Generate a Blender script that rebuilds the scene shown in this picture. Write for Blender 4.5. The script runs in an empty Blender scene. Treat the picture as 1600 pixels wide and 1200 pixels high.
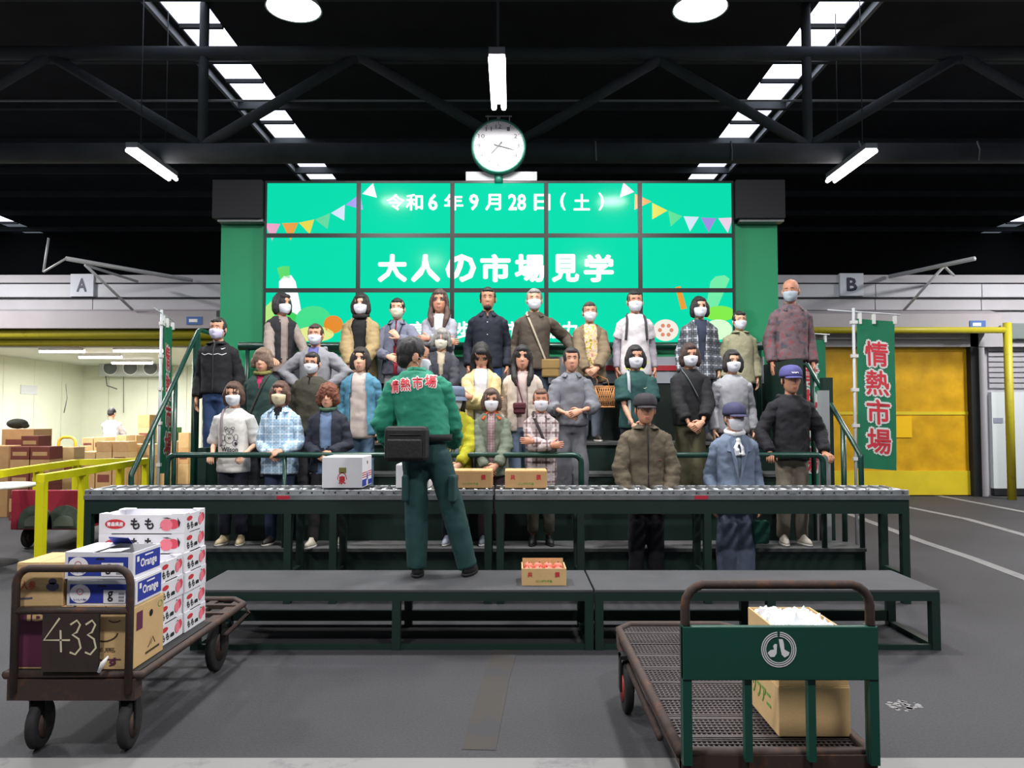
import bpy, bmesh, math, random
import numpy as np
from mathutils import Vector, Matrix, noise
random.seed(7)
SC = bpy.context.scene
COL = SC.collection

# ---------------------------------------------------------------- camera
CAMH, FPX, HOR = 1.55, 1200.0, 652.0
PITCH = math.atan((HOR - 600) / FPX)
cam_d = bpy.data.cameras.new('camera'); cam = bpy.data.objects.new('camera', cam_d); COL.objects.link(cam)
cam_d.sensor_width = 36.0; cam_d.lens = FPX / 1600 * 36.0; cam_d.clip_end = 200
cam.location = (0, 0, CAMH); cam.rotation_euler = (math.pi / 2 + PITCH, 0, 0)
SC.camera = cam

# ---------------------------------------------------------------- world and view
w = bpy.data.worlds.new('world'); SC.world = w; w.use_nodes = True
w.node_tree.nodes['Background'].inputs[0].default_value = (0.75, 0.85, 1.0, 1)
w.node_tree.nodes['Background'].inputs[1].default_value = 0.16
SC.view_settings.view_transform = 'Standard'
SC.view_settings.look = 'None'
SC.view_settings.gamma = 1.0
SC.view_settings.use_curve_mapping = False
SC.view_settings.exposure = 0.0
HIGHBAY_W = 175.0      # watts of each round pendant lamp
TUBE_W = 90.0          # watts of each hanging fluorescent fitting
ROOM_W = 150.0         # watts of each cold-room ceiling tube

# ---------------------------------------------------------------- helpers
def srgb(h):
    if not isinstance(h, str): return tuple(h)
    h = h.lstrip('#'); v = [int(h[i:i + 2], 16) / 255 for i in (0, 2, 4)]
    return tuple(c / 12.92 if c <= 0.04045 else ((c + 0.055) / 1.055) ** 2.4 for c in v)

def ray(x, y):
    a, b = (x - 800) / FPX, (600 - y) / FPX
    return Vector((a, math.cos(PITCH) - b * math.sin(PITCH), math.sin(PITCH) + b * math.cos(PITCH)))
def P(x, y, Y):
    d = ray(x, y); return Vector((0, 0, CAMH)) + d * (Y / d.y)
def G(x, y, z=0.0):
    d = ray(x, y); return Vector((0, 0, CAMH)) + d * ((z - CAMH) / d.z)

MATS = {}
def M(name, col, rough=0.7, metal=0.0, var=0.0, vscale=8.0, bump=0.0, bscale=60.0, emit=None, estr=0.0, coords='Object', alpha=None, trans=0.0):
    if name in MATS: return MATS[name]
    m = bpy.data.materials.new(name); m.use_nodes = True; nt = m.node_tree; b = nt.nodes['Principled BSDF']
    c = srgb(col)
    b.inputs['Base Color'].default_value = (*c, 1); b.inputs['Roughness'].default_value = rough; b.inputs['Metallic'].default_value = metal
    if trans: b.inputs['Transmission Weight'].default_value = trans
    tc = None
    if var or bump:
        tc = nt.nodes.new('ShaderNodeTexCoord')
    if var:
        n = nt.nodes.new('ShaderNodeTexNoise'); n.inputs['Scale'].default_value = vscale; n.inputs['Detail'].default_value = 6
        r = nt.nodes.new('ShaderNodeValToRGB')
        r.color_ramp.elements[0].position = 0.3; r.color_ramp.elements[1].position = 0.7
        r.color_ramp.elements[0].color = (*[x * (1 - var) for x in c], 1); r.color_ramp.elements[1].color = (*[min(1, x * (1 + var)) for x in c], 1)
        nt.links.new(tc.outputs[coords], n.inputs['Vector']); nt.links.new(n.outputs['Fac'], r.inputs[0]); nt.links.new(r.outputs[0], b.inputs['Base Color'])
    if bump:
        n2 = nt.nodes.new('ShaderNodeTexNoise'); n2.inputs['Scale'].default_value = bscale; n2.inputs['Detail'].default_value = 4
        bp = nt.nodes.new('ShaderNodeBump'); bp.inputs['Strength'].default_value = bump; bp.inputs['Distance'].default_value = 0.01
        nt.links.new(tc.outputs[coords], n2.inputs['Vector']); nt.links.new(n2.outputs['Fac'], bp.inputs['Height']); nt.links.new(bp.outputs[0], b.inputs['Normal'])
    if emit is not None:
        b.inputs['Emission Color'].default_value = (*srgb(emit), 1); b.inputs['Emission Strength'].default_value = estr
    MATS[name] = m; return m

def worn(name, col, col2, amount=0.5, scale=6.0, rough=0.7, metal=0.0, rough2=0.9):
    """Paint or metal with patches of a second colour (rust, dirt, bare steel)."""
    if name in MATS: return MATS[name]
    m = bpy.data.materials.new(name); m.use_nodes = True; nt = m.node_tree; b = nt.nodes['Principled BSDF']
    tc = nt.nodes.new('ShaderNodeTexCoord'); n = nt.nodes.new('ShaderNodeTexNoise'); n.inputs['Scale'].default_value = scale; n.inputs['Detail'].default_value = 8; n.inputs['Roughness'].default_value = 0.7
    r = nt.nodes.new('ShaderNodeValToRGB'); e = r.color_ramp.elements
    e[0].position = amount - 0.12; e[0].color = (*srgb(col2), 1); e[1].position = amount + 0.06; e[1].color = (*srgb(col), 1)
    nt.links.new(tc.outputs['Object'], n.inputs['Vector']); nt.links.new(n.outputs['Fac'], r.inputs[0]); nt.links.new(r.outputs[0], b.inputs['Base Color'])
    b.inputs['Roughness'].default_value = rough; b.inputs['Metallic'].default_value = metal
    bp = nt.nodes.new('ShaderNodeBump'); bp.inputs['Strength'].default_value = 0.25; bp.inputs['Distance'].default_value = 0.004
    nt.links.new(n.outputs['Fac'], bp.inputs['Height']); nt.links.new(bp.outputs[0], b.inputs['Normal'])
    MATS[name] = m; return m

class MB:
    """Collects shapes; build() links them as one mesh object."""
    def __init__(s): s.v = []; s.f = []; s.mi = []; s.sm = []
    def add(s, vs, fs, mi=0, sm=False, mat=None):
        o = len(s.v)
        s.v += [tuple(mat @ Vector(v)) if mat is not None else tuple(v) for v in vs]
        for f in fs: s.f.append([i + o for i in f]); s.mi.append(mi); s.sm.append(sm)
        return s
    def box(s, x0, x1, y0, y1, z0, z1, mi=0, mat=None):
        v = [(x0, y0, z0), (x1, y0, z0), (x1, y1, z0), (x0, y1, z0), (x0, y0, z1), (x1, y0, z1), (x1, y1, z1), (x0, y1, z1)]
        return s.add(v, [(0, 3, 2, 1), (4, 5, 6, 7), (0, 1, 5, 4), (1, 2, 6, 5), (2, 3, 7, 6), (3, 0, 4, 7)], mi, False, mat)
    def cbox(s, c, sx, sy, sz, mi=0, mat=None):
        return s.box(c[0] - sx / 2, c[0] + sx / 2, c[1] - sy / 2, c[1] + sy / 2, c[2] - sz / 2, c[2] + sz / 2, mi, mat)
    def rings(s, rs, cap=True, mi=0, sm=True, mat=None):
        n = len(rs[0]); v = [p for r in rs for p in r]; f = []
        for k in range(len(rs) - 1):
            for i in range(n):
                j = (i + 1) % n; f.append((k * n + i, k * n + j, (k + 1) * n + j, (k + 1) * n + i))
        if cap: f.append(tuple(range(n - 1, -1, -1))); f.append(tuple((len(rs) - 1) * n + i for i in range(n)))
        return s.add(v, f, mi, sm, mat)
    def tube(s, pts, r, n=8, cap=True, mi=0, sm=True, mat=None, flat=None):
        pts = [Vector(p) for p in pts]; m = len(pts)
        rr = list(r) if isinstance(r, (list, tuple)) else [r] * m
        up = None; rs = []
        for k in range(m):
            t = (pts[min(k + 1, m - 1)] - pts[max(k - 1, 0)])
            t = t.normalized() if t.length > 1e-9 else Vector((0, 0, 1))
            if up is None:
                a = Vector((0, 0, 1)) if abs(t.z) < 0.9 else Vector((0, 1, 0))
                up = (a - t * a.dot(t)).normalized()
            else:
                up = up - t * up.dot(t)
                up = up.normalized() if up.length > 1e-6 else t.orthogonal().normalized()
            sd = t.cross(up); q = 1.0 if flat is None else flat
            rs.append([pts[k] + sd * (rr[k] * math.cos(2 * math.pi * i / n)) + up * (rr[k] * q * math.sin(2 * math.pi * i / n)) for i in range(n)])
        return s.rings(rs, cap, mi, sm, mat)
    def lathe(s, prof, n=24, mi=0, sm=True, mat=None, cap=False):
        rs = [[(r * math.cos(2 * math.pi * i / n), r * math.sin(2 * math.pi * i / n), z) for i in range(n)] for r, z in prof]
        return s.rings(rs, cap, mi, sm, mat)
    def prism(s, poly, d0, d1, axis='y', mi=0, mat=None):
        n = len(poly)
        def p(a, b, d): return {'y': (a, d, b), 'x': (d, a, b), 'z': (a, b, d)}[axis]
        v = [p(a, b, d0) for a, b in poly] + [p(a, b, d1) for a, b in poly]
        f = [tuple(range(n)), tuple(range(2 * n - 1, n - 1, -1))] + [(i, i + n, (i + 1) % n + n, (i + 1) % n) for i in range(n)]
        return s.add(v, f, mi, False, mat)
    def ball(s, c, r, n=12, m=8, mi=0, mat=None):
        r = r if isinstance(r, (list, tuple, Vector)) else (r, r, r); rs = []
        for k in range(m + 1):
            a = math.pi * (k + 0.02) / (m + 0.04) - math.pi / 2
            rs.append([(c[0] + r[0] * math.cos(a) * math.cos(2 * math.pi * i / n), c[1] + r[1] * math.cos(a) * math.sin(2 * math.pi * i / n), c[2] + r[2] * math.sin(a)) for i in range(n)])
        return s.rings(rs, True, mi, True, mat)
    def mesh(s, name, mats):
        me = bpy.data.meshes.new(name); me.from_pydata(s.v, [], s.f)
        for m in (mats if isinstance(mats, (list, tuple)) else [mats]): me.materials.append(m)
        me.polygons.foreach_set('material_index', s.mi); me.polygons.foreach_set('use_smooth', s.sm)
        bm = bmesh.new(); bm.from_mesh(me); bmesh.ops.recalc_face_normals(bm, faces=bm.faces); bm.to_mesh(me); bm.free()
        return me
    def build(s, name, mats, parent=None, bevel=0.0, loc=None):
        o = bpy.data.objects.new(name, s.mesh(name, mats)); COL.objects.link(o)
        if parent is not None: o.parent = parent
        if loc is not None: o.location = loc
        if bevel:
            b = o.modifiers.new('bevel', 'BEVEL'); b.width = bevel; b.segments = 2; b.limit_method = 'ANGLE'
        return o

def tag(o, label=None, cat=None, group=None, kind=None):
    if label: o['label'] = label
    if cat: o['category'] = cat
    if group: o['group'] = group
    if kind: o['kind'] = kind
    return o
def thing(name, label, cat, loc=(0, 0, 0), rz=0.0, group=None):
    o = bpy.data.objects.new(name, None); COL.objects.link(o); o.location = loc; o.rotation_euler = (0, 0, rz); o.empty_display_size = 0.1
    return tag(o, label, cat, group)
def structure(o): o['kind'] = 'structure'; return o
def inst(me, name, parent=None, loc=(0, 0, 0), rot=None, scale=None):
    o = bpy.data.objects.new(name, me); COL.objects.link(o); o.location = loc
    if rot is not None: o.rotation_euler = rot
    if scale is not None: o.scale = scale
    if parent is not None: o.parent = parent
    return o
def copy_tree(o, parent=None):
    c = o.copy(); COL.objects.link(c); c.parent = parent
    for ch in list(o.children): copy_tree(ch, c)
    return c

_TX = {}
def text_geo(body, bold=0.0):
    """(verts, faces) of lettering one unit high, in x/y, from Blender's own built-in font."""
    k = (body, bold)
    if k in _TX: return _TX[k]
    c = bpy.data.curves.new('lettering', 'FONT'); c.body = body; c.size = 1; c.resolution_u = 2
    o = bpy.data.objects.new('lettering', c); COL.objects.link(o)
    dg = bpy.context.evaluated_depsgraph_get()
    me = bpy.data.meshes.new_from_object(o.evaluated_get(dg), depsgraph=dg)
    vs = [tuple(v.co) for v in me.vertices]; fs = [tuple(p.vertices) for p in me.polygons]
    bpy.data.objects.remove(o); bpy.data.curves.remove(c); bpy.data.meshes.remove(me)
    if bold:
        base, bf = vs, fs; n = len(base); vs, fs = list(base), list(bf)
        for i in range(8):
            dx, dy = bold * math.cos(i * math.pi / 4), bold * math.sin(i * math.pi / 4); vs += [(a + dx, b + dy, (i + 1) * 6e-5) for a, b, _ in base]; fs += [tuple(q + n * (i + 1) for q in f) for f in bf]
    _TX[k] = (vs, fs); return _TX[k]

def text_on(mb, body, x0, x1, z0, z1, f, mi=0, bold=0.0, vertical=False):
    """Lettering fitted in the rectangle x0..x1, z0..z1; f(u, v) -> 3D point."""
    vs, fs = text_geo(body, bold)
    xs = [v[0] for v in vs]; ys = [v[1] for v in vs]; a, b, c, d = min(xs), max(xs), min(ys), max(ys)
    o = Vector(f((x0 + x1) / 2, (z0 + z1) / 2)); n = (Vector(f((x0 + x1) / 2 + .01 * abs(x1 - x0), (z0 + z1) / 2)) - o).cross(Vector(f((x0 + x1) / 2, (z0 + z1) / 2 + .01 * (z1 - z0))) - o)
    n = n.normalized() if n.length > 0 else n
    return mb.add([Vector(f(x0 + (v[0] - a) / (b - a) * (x1 - x0), z0 + (v[1] - c) / (d - c) * (z1 - z0))) + n * v[2] for v in vs], fs, mi)

def disc(mb, cx, cz, rx, rz, f, mi=0, n=20, inner=0.0, a0=0.0, a1=2 * math.pi):
    """A flat disc or ring drawn through f(u, v)."""
    full = abs(a1 - a0 - 2 * math.pi) < 1e-6; cnt = n if full else n + 1
    A = [a0 + (a1 - a0) * i / n for i in range(cnt)]
    if inner <= 0 and full:
        return mb.add([f(cx + rx * math.cos(a), cz + rz * math.sin(a)) for a in A], [tuple(range(n))], mi)
    v = [f(cx + rx * math.cos(a), cz + rz * math.sin(a)) for a in A] + [f(cx + rx * inner * math.cos(a), cz + rz * inner * math.sin(a)) for a in A]
    m = len(A); fs = [(i, (i + 1) % m, m + (i + 1) % m, m + i) for i in range(m if full else m - 1)]
    return mb.add(v, fs, mi)
def poly(mb, pts, f, mi=0): return mb.add([f(a, b) for a, b in pts], [tuple(range(len(pts)))], mi)
def stroke(mb, pts, wd, f, mi=0):
    """A flat brush line of width wd through points, drawn through f(u, v)."""
    L, R = [], []
    for i, p in enumerate(pts):
        a = pts[max(i - 1, 0)]; b = pts[min(i + 1, len(pts) - 1)]; dx, dy = b[0] - a[0], b[1] - a[1]; l = math.hypot(dx, dy) or 1
        h = (wd[i] if isinstance(wd, (list, tuple)) else wd) / 2
        L.append(f(p[0] - dy / l * h, p[1] + dx / l * h)); R.append(f(p[0] + dy / l * h, p[1] - dx / l * h))
    n = len(pts); return mb.add(L + R, [(i, i + 1, n + i + 1, n + i) for i in range(n - 1)], mi)

def lamp(name, kind, energy, loc, parent=None, size=0.5, size_y=None, rot=(0, 0, 0), col=(1, 0.97, 0.95), spot=None):
    d = bpy.data.lights.new(name, kind); d.energy = energy; d.color = col
    if kind == 'AREA':
        d.size = size
        if size_y: d.shape = 'RECTANGLE'; d.size_y = size_y
        else: d.shape = 'DISK'
        if spot: d.spread = spot
    elif kind == 'SPOT': d.shadow_soft_size = size; d.spot_size = spot; d.spot_blend = 0.5
    else: d.shadow_soft_size = size
    o = bpy.data.objects.new(name, d); COL.objects.link(o); o.location = loc; o.rotation_euler = rot
    if parent is not None: o.parent = parent
    return o

# ---------------------------------------------------------------- shared materials
m_dkgreen = worn('dark green paint', '#112a23', '#0b1714', 0.36, 9, 0.5)
m_rail = M('green rail paint', '#133a30', 0.3, 0.1, 0.15, 12)
m_blackrub = M('black rubber', '#17181a', 0.8, 0, 0.2, 20)
m_white = M('white paint', '#e6e6e4', 0.6)
m_alu = worn('aluminium rail', '#b9bdc0', '#6f7276', 0.44, 14, 0.35, 0.75)
m_steel = M('steel', '#9a9c9e', 0.35, 0.8, 0.15, 10)
m_yellow = worn('yellow paint', '#e3dd12', '#8e8a1c', 0.33, 8, 0.5)
m_dark = M('dark steel', '#1c1e20', 0.7, 0.2, 0.3, 3)
m_card = M('cardboard', '#c09868', 0.85, 0, 0.07, 9, 0.1, 90)
m_card2 = M('pale cardboard', '#c9a877', 0.85, 0, 0.06, 9, 0.1, 90)
m_cardin = M('cardboard inside', '#8d6f4b', 0.9)
m_boxwhite = M('white card', '#dcdce2', 0.7, 0, 0.03, 6)
m_black = M('black', '#0c0c0d', 0.6)
m_rust = worn('rusty brown steel', '#3c302c', '#5e3a26', 0.42, 16, 0.7, 0.2)
# ================================================================ THE SETTING
def floor_material():
    m = bpy.data.materials.new('asphalt'); m.use_nodes = True; nt = m.node_tree; b = nt.nodes['Principled BSDF']
    tc = nt.nodes.new('ShaderNodeTexCoord')
    n1 = nt.nodes.new('ShaderNodeTexNoise'); n1.inputs['Scale'].default_value = 0.55; n1.inputs['Detail'].default_value = 5
    n2 = nt.nodes.new('ShaderNodeTexNoise'); n2.inputs['Scale'].default_value = 75; n2.inputs['Detail'].default_value = 2
    r1 = nt.nodes.new('ShaderNodeValToRGB'); r1.color_ramp.elements[0].position = 0.3; r1.color_ramp.elements[1].position = 0.75
    r1.color_ramp.elements[0].color = (*srgb('#27272b'), 1); r1.color_ramp.elements[1].color = (*srgb('#35353a'), 1)
    mx = nt.nodes.new('ShaderNodeMixRGB'); mx.blend_type = 'OVERLAY'; mx.inputs[0].default_value = 0.7
    nt.links.new(tc.outputs['Object'], n1.inputs[0]); nt.links.new(tc.outputs['Object'], n2.inputs[0])
    nt.links.new(n1.outputs['Fac'], r1.inputs[0]); nt.links.new(r1.outputs[0], mx.inputs[1]); nt.links.new(n2.outputs['Fac'], mx.inputs[2]); nt.links.new(mx.outputs[0], b.inputs['Base Color'])
    b.inputs['Roughness'].default_value = 0.75
    bp = nt.nodes.new('ShaderNodeBump'); bp.inputs['Strength'].default_value = 0.3; bp.inputs['Distance'].default_value = 0.004
    nt.links.new(n2.outputs['Fac'], bp.inputs['Height']); nt.links.new(bp.outputs[0], b.inputs['Normal'])
    return m
floor = structure(MB().box(-24, 24, -8, 30, -0.2, 0).build('floor', floor_material()))
m_line = worn('worn white floor paint', '#7c7c7c', '#55555a', 0.4, 3.5, 0.7)
m_band = worn('worn brown floor tape', '#322e2a', '#2b2b2f', 0.5, 5, 0.8)
def floor_line(pts, wd, mat=m_line, z=0.004):
    mb = MB(); L = []; R = []
    for i, p in enumerate(pts):
        d = (pts[min(i + 1, len(pts) - 1)] - pts[max(i - 1, 0)]).normalized(); n = Vector((-d.y, d.x, 0)) * wd / 2
        L.append(p + n); R.append(p - n)
    k = len(pts); v = [(q.x, q.y, zz) for zz in (0.0, z) for q in L + R]; f = []
    for i in range(k - 1): f += [(2 * k + i, 2 * k + i + 1, 3 * k + i + 1, 3 * k + i), (i, i + 1, 2 * k + i + 1, 2 * k + i), (k + i, k + i + 1, 3 * k + i + 1, 3 * k + i)]
    mb.add(v, f); return mb.build('line_marking', mat, floor)
floor_line([Vector((-6, 3.28, 0)), Vector((6, 3.28, 0))], 0.56)
floor_line([G(1270, 785), G(1340, 808), G(1440, 846), G(1520, 873), G(1640, 918)], 0.13)
floor_line([G(1330, 770), G(1420, 793), G(1510, 811), G(1600, 836), G(1700, 868)], 0.13)
floor_line([G(1440, 770), G(1490, 779), G(1600, 800), G(1700, 818)], 0.13)
floor_line([G(790, 1016), G(775, 1060), G(748, 1172)], 0.16, m_band, 0.002)
mb = MB(); rs_ = random.Random(11)
for _ in range(26):
    q = G(1418 + rs_.gauss(0, 18), 1104 + rs_.gauss(0, 4)); a_ = rs_.uniform(.006, .022); mb.prism([(q.x + a_ * math.cos(g_ + rs_.uniform(-.4, .4)) * rs_.uniform(.6, 1.6), q.y + a_ * math.sin(g_)) for g_ in (0, 1.25, 2.5, 3.8, 5)], 0, .0015, 'z')
tag(mb.build('spilled_powder', m_line, floor), kind='stuff')

# roof, trusses and skylights
m_roof = M('dark roof sheet', '#24262a', 0.9, 0, 0.3, 1.2)
m_girder = M('dark grey girder', '#45494c', 0.8, 0, 0.25, 2)
ROOF = 7.6
SKY = [(-5.15, -4.48), (4.48, 5.15), (-16.4, -15.4), (15.4, 16.4)]
xs = [-24, -16.4, -15.4, -5.15, -4.48, 4.48, 5.15, 15.4, 16.4, 24]
ceil = structure(MB().box(xs[0], xs[1], -8, 30, ROOF, ROOF + .15).box(xs[2], xs[3], -8, 30, ROOF, ROOF + .15).box(xs[4], xs[5], -8, 30, ROOF, ROOF + .15)
                 .box(xs[6], xs[7], -8, 30, ROOF, ROOF + .15).box(xs[8], xs[9], -8, 30, ROOF, ROOF + .15).build('ceiling', m_roof))
purlin = MB().box(-24, 24, -0.05, 0.05, -0.14, 0).mesh('purlin', m_girder)
for k in range(16): inst(purlin, 'purlin', ceil, (0, -1 + 1.94 * k, ROOF))
m_sky = M('sky-lit wired glass', '#ffffff', 0.3, emit='#e8ecff', estr=2.6)
pane = MB().box(-0.5, 0.5, -0.44, 0.44, 0, 0.012).mesh('pane', m_sky)
mull = MB().box(-0.5, 0.5, -0.03, 0.03, -0.05, 0.03).mesh('glazing_bar', m_dark)
m_flash = M('pale flashing', '#8d9092', 0.5, 0.3)
for i, (a, b) in enumerate(SKY):
    e = structure(thing('window_%d' % (i + 1), 'long roof skylight strip of bright wired glass panes', 'skylight')); del e['category']; del e['label']
    y = 0.5; step = 0.97 if i < 2 else 1.6
    while y < 24:
        inst(pane, 'pane', e, ((a + b) / 2, y, ROOF + 0.03), None, (b - a, step / 0.97, 1)); inst(mull, 'glazing_bar', e, ((a + b) / 2, y + step / 2, ROOF + 0.02), None, (b - a, 1, 1)); y += step
    o = a - 0.16 if a < 0 else b + 0.1
    MB().box(o, o + 0.06, 0, 24, ROOF - 0.12, ROOF).build('flashing', m_flash, e)
TY, TB, TT = 11.0, 5.38, 6.86
tr = structure(MB().tube([(-18, TY, TB), (18, TY, TB)], 0.145, 14).build('trim_1', m_girder))
MB().tube([(-18, TY, TT), (18, TY, TT)], 0.1, 12).build('top_chord', m_girder, tr)
MB().tube([(-18, TY + .1, 6.2), (18, TY + .1, 6.2)], 0.018, 8).build('tie_rod', m_flash, tr)
for bx in (-13.5, -9, -4.5, 0, 4.3, 8.8, 13.3):
    for tx in (bx - 2.3, bx + 2.3): MB().tube([(bx, TY, TB + .1), (tx, TY, TT)], 0.075, 10).build('diagonal', m_girder, tr)
    if bx: MB().tube([(bx, TY, TB), (bx, TY, ROOF)], 0.07, 10).build('strut', m_girder, tr)
for hx in (1.2, 3.15, 5.0, 6.7, 8.8, 10.2): MB().tube([(hx, TY - .1, TB + .14), (hx, TY - .16, TB), (hx + .015, TY - .1, TB - .14)], 0.012, 6).build('cable_clip', m_flash, tr)
structure(MB().box(-24, 24, 25.0, 25.2, 0, ROOF).build('wall_back', M('dark far wall', '#1a1b1d', 0.95)))

m_pipe = worn('olive yellow paint', '#a89e20', '#7a7220', 0.36, 6, 0.5)
# market buildings on both sides of the stand
BY = 15.0
m_fasc = M('grey fascia sheet', '#a9a8ad', 0.6, 0.1, 0.06, 2)
m_fasc2 = M('pale grey fascia sheet', '#b5b7bd', 0.55, 0.1, 0.05, 2)
m_hood = M('grey hood', '#9c989c', 0.6, 0, 0.05, 2)
def zat(y, Y=BY): return P(800, y, Y).z
def xat(x, Y=BY): return P(x, 652, Y).x
XL0, XL1, XR0, XR1 = -16.0, xat(346), xat(1205), 15.5
def fascia(name, x0, x1):
    f = structure(MB().box(x0, x1, BY + .1, BY + .35, zat(541), zat(430)).build(name, m_fasc))
    k = int((x1 - x0) / 2.6) + 1; wd = (x1 - x0) / k
    for i in range(k):
        MB().box(x0 + i * wd + .008, x0 + (i + 1) * wd - .008, BY, BY + .1, zat(464), zat(444)).build('fascia_panel', m_fasc2, f)
        MB().box(x0 + i * wd + .008, x0 + (i + 1) * wd - .008, BY + .03, BY + .1, zat(484), zat(466)).build('fascia_panel', m_fasc, f)
    MB().box(x0, x1, BY - .03, BY + .1, zat(442), zat(430)).build('cap_strip', m_fasc, f)
    MB().box(x0, x1, BY - .02, BY + .1, zat(466.3), zat(464.5)).build('drip_strip', m_dark, f)
    return f
fl = fascia('wall_left', XL0, XL1); fr = fascia('wall_right', XR0, XR1)
MB().prism([(BY - .35, zat(516)), (BY - .35, zat(490)), (BY - .05, zat(484)), (BY + .1, zat(484)), (BY + .1, zat(516))], XL0, XL1, 'x').build('hood', m_hood, fl)
MB().prism([(BY - .35, zat(516)), (BY - .35, zat(494)), (BY - .05, zat(486)), (BY + .1, zat(486)), (BY + .1, zat(516))], XR0, xat(1550), 'x').build('hood', m_hood, fr)
MB().tube([(XL0, BY - .12, zat(523)), (XL1, BY - .12, zat(523))], 0.1, 10).build('bumper_pipe', m_pipe, fl)
MB().tube([(XL0, BY + .05, zat(533)), (XL1, BY + .05, zat(533))], 0.1, 10).build('bumper_pipe', m_pipe, fl)
# right building: shutter wall, yellow sheet door, side wall
m_sheet = M('translucent yellow sheet', '#c89a1a', 0.35, 0, 0.2, 3.2, 0.5, 5)
m_sheet2 = M('bright yellow sheet', '#d2bc22', 0.5, 0, 0.08, 3)
dx0, dx1, dz = XR0 - 1.0, xat(1524), zat(513)
door = structure(MB().box(dx0, dx1, BY + .25, BY + .3, zat(737), dz).build('door_1', m_sheet))
MB().box(dx0, dx1, BY + .22, BY + .3, 0.02, zat(737)).build('bottom_flap', m_sheet2, door)
MB().box(dx0, dx1, BY + .235, BY + .25, zat(648), zat(643)).build('seam', m_sheet2, door)
MB().box(xat(1395), xat(1434), BY + .23, BY + .25, zat(684), zat(651)).build('patch', M('yellow patch', '#e8b800', .5), door)
m_corr = M('grey siding', '#a7a6ad', 0.6, 0.1, 0.05, 2)
wr2 = structure(MB().box(dx1, XR1, BY + .3, BY + .5, 0, zat(541)).build('wall_right_side', m_corr))
MB().box(dx1, dx1 + .16, BY + .1, BY + .35, 0, dz).build('door_jamb', m_dark, wr2)
MB().box(dx1 + .16, xat(1547), BY + .12, BY + .35, 0, dz).build('door_jamb', m_fasc, wr2)
sl = MB().prism([(BY + .3, 0), (BY + .255, .012), (BY + .255, .085), (BY + .3, .1)], xat(1560), XR1, 'x').mesh('siding_slat', m_corr)
z = zat(606)
while z < zat(470): inst(sl, 'siding_slat', wr2, (0, 0, z)); z += 0.105
MB().box(xat(1560), XR1, BY + .2, BY + .3, 0.15, zat(612)).build('lower_panel', M('pale lower panel', '#c9d0d2', .6, 0, .04, 1.5), wr2)
MB().box(xat(1560), XR1, BY + .18, BY + .3, 0.02, 0.15).build('skirting', m_dark, wr2)
MB().box(xat(1562), xat(1577), BY + .19, BY + .2, zat(661), zat(653)).build('notice', M('notice', '#8a8fa2', .6), wr2)
MB().box(xat(1583), xat(1612), BY - .02, BY + .25, zat(530), zat(505)).build('unit_box', M('grey box', '#6f7a78', .6), wr2, 0.02)
p = thing('door_guard', 'yellow pipe guard frame around the yellow sheet door', 'guard rail')
MB().tube([(xat(1554), BY - .46, 0), (xat(1554), BY - .46, zat(509))], 0.075, 12).build('post', m_pipe, p)
MB().tube([(XR0, BY - .46, zat(520)), (xat(1554), BY - .46, zat(520))], 0.06, 12).build('crossbar', m_pipe, p)
def wall_sign(letter, x0, x1, y0, y1, label):
    t = thing('wall_sign', label, 'sign', (xat((x0 + x1) / 2), BY - .04, zat((y0 + y1) / 2)))
    hw, hh = (xat(x1) - xat(x0)) / 2, (zat(y0) - zat(y1)) / 2
    MB().box(-hw, hw, -.03, .04, -hh, hh).build('plate', M('sign plate', '#c3c8d2', .5), t)
    mb = MB(); text_on(mb, letter, -hw * .45, hw * .45, -hh * .6, hh * .62, lambda u, v: (u, -.034, v), 0, 0.035); mb.build('lettering', M('sign navy', '#20223c', .5), t)
wall_sign('A', 108, 144, 429, 464, 'pale square wall sign with a dark letter A')
wall_sign('B', 1314, 1351, 428, 463, 'pale square wall sign with a dark letter B')
for (x0, x1, y0, y1, who) in ((290, 312, 495, 507, 'over the open cold room'), (1518, 1545, 501, 513, 'over the yellow sheet door')):
    t = thing('number_plate', 'small blue plate on the grey hood ' + who, 'sign', (xat((x0 + x1) / 2, BY - .36), BY - .355, zat((y0 + y1) / 2, BY - .36)))
    MB().box(-.15, .15, -.012, 0, -.075, .075).build('plate', M('blue plate', '#3c62a0', .4), t); MB().box(-.1, .06, -.016, -.012, -.03, .03).build('print', m_white, t)
m_bracket = M('white steel tube', '#b9bbbd', 0.5, 0.2)
def awning_arm(pts, label):
    t = thing('awning_arm', label, 'bracket')
    for a, b, Ya, Yb, r in pts: MB().tube([P(*a, Ya), P(*b, Yb)], r, 8).build('strut', m_bracket, t)
awning_arm([((103, 404), (300, 438), 13.2, 14.9, .04), ((133, 414), (207, 484), 13.5, 14.6, .025), ((133, 414), (215, 440), 13.5, 14.6, .025), ((103, 404), (68, 425), 13.2, 13.2, .02), ((68, 425), (76, 372), 13.2, 13.2, .02)], 'thin pale steel awning arm beside the letter A sign')
awning_arm([((1523, 404), (1390, 432), 13.2, 14.9, .04), ((1475, 416), (1412, 485), 13.8, 14.6, .025), ((1475, 416), (1490, 430), 13.8, 14.6, .025)], 'thin pale steel awning arm beside the letter B sign')

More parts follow.
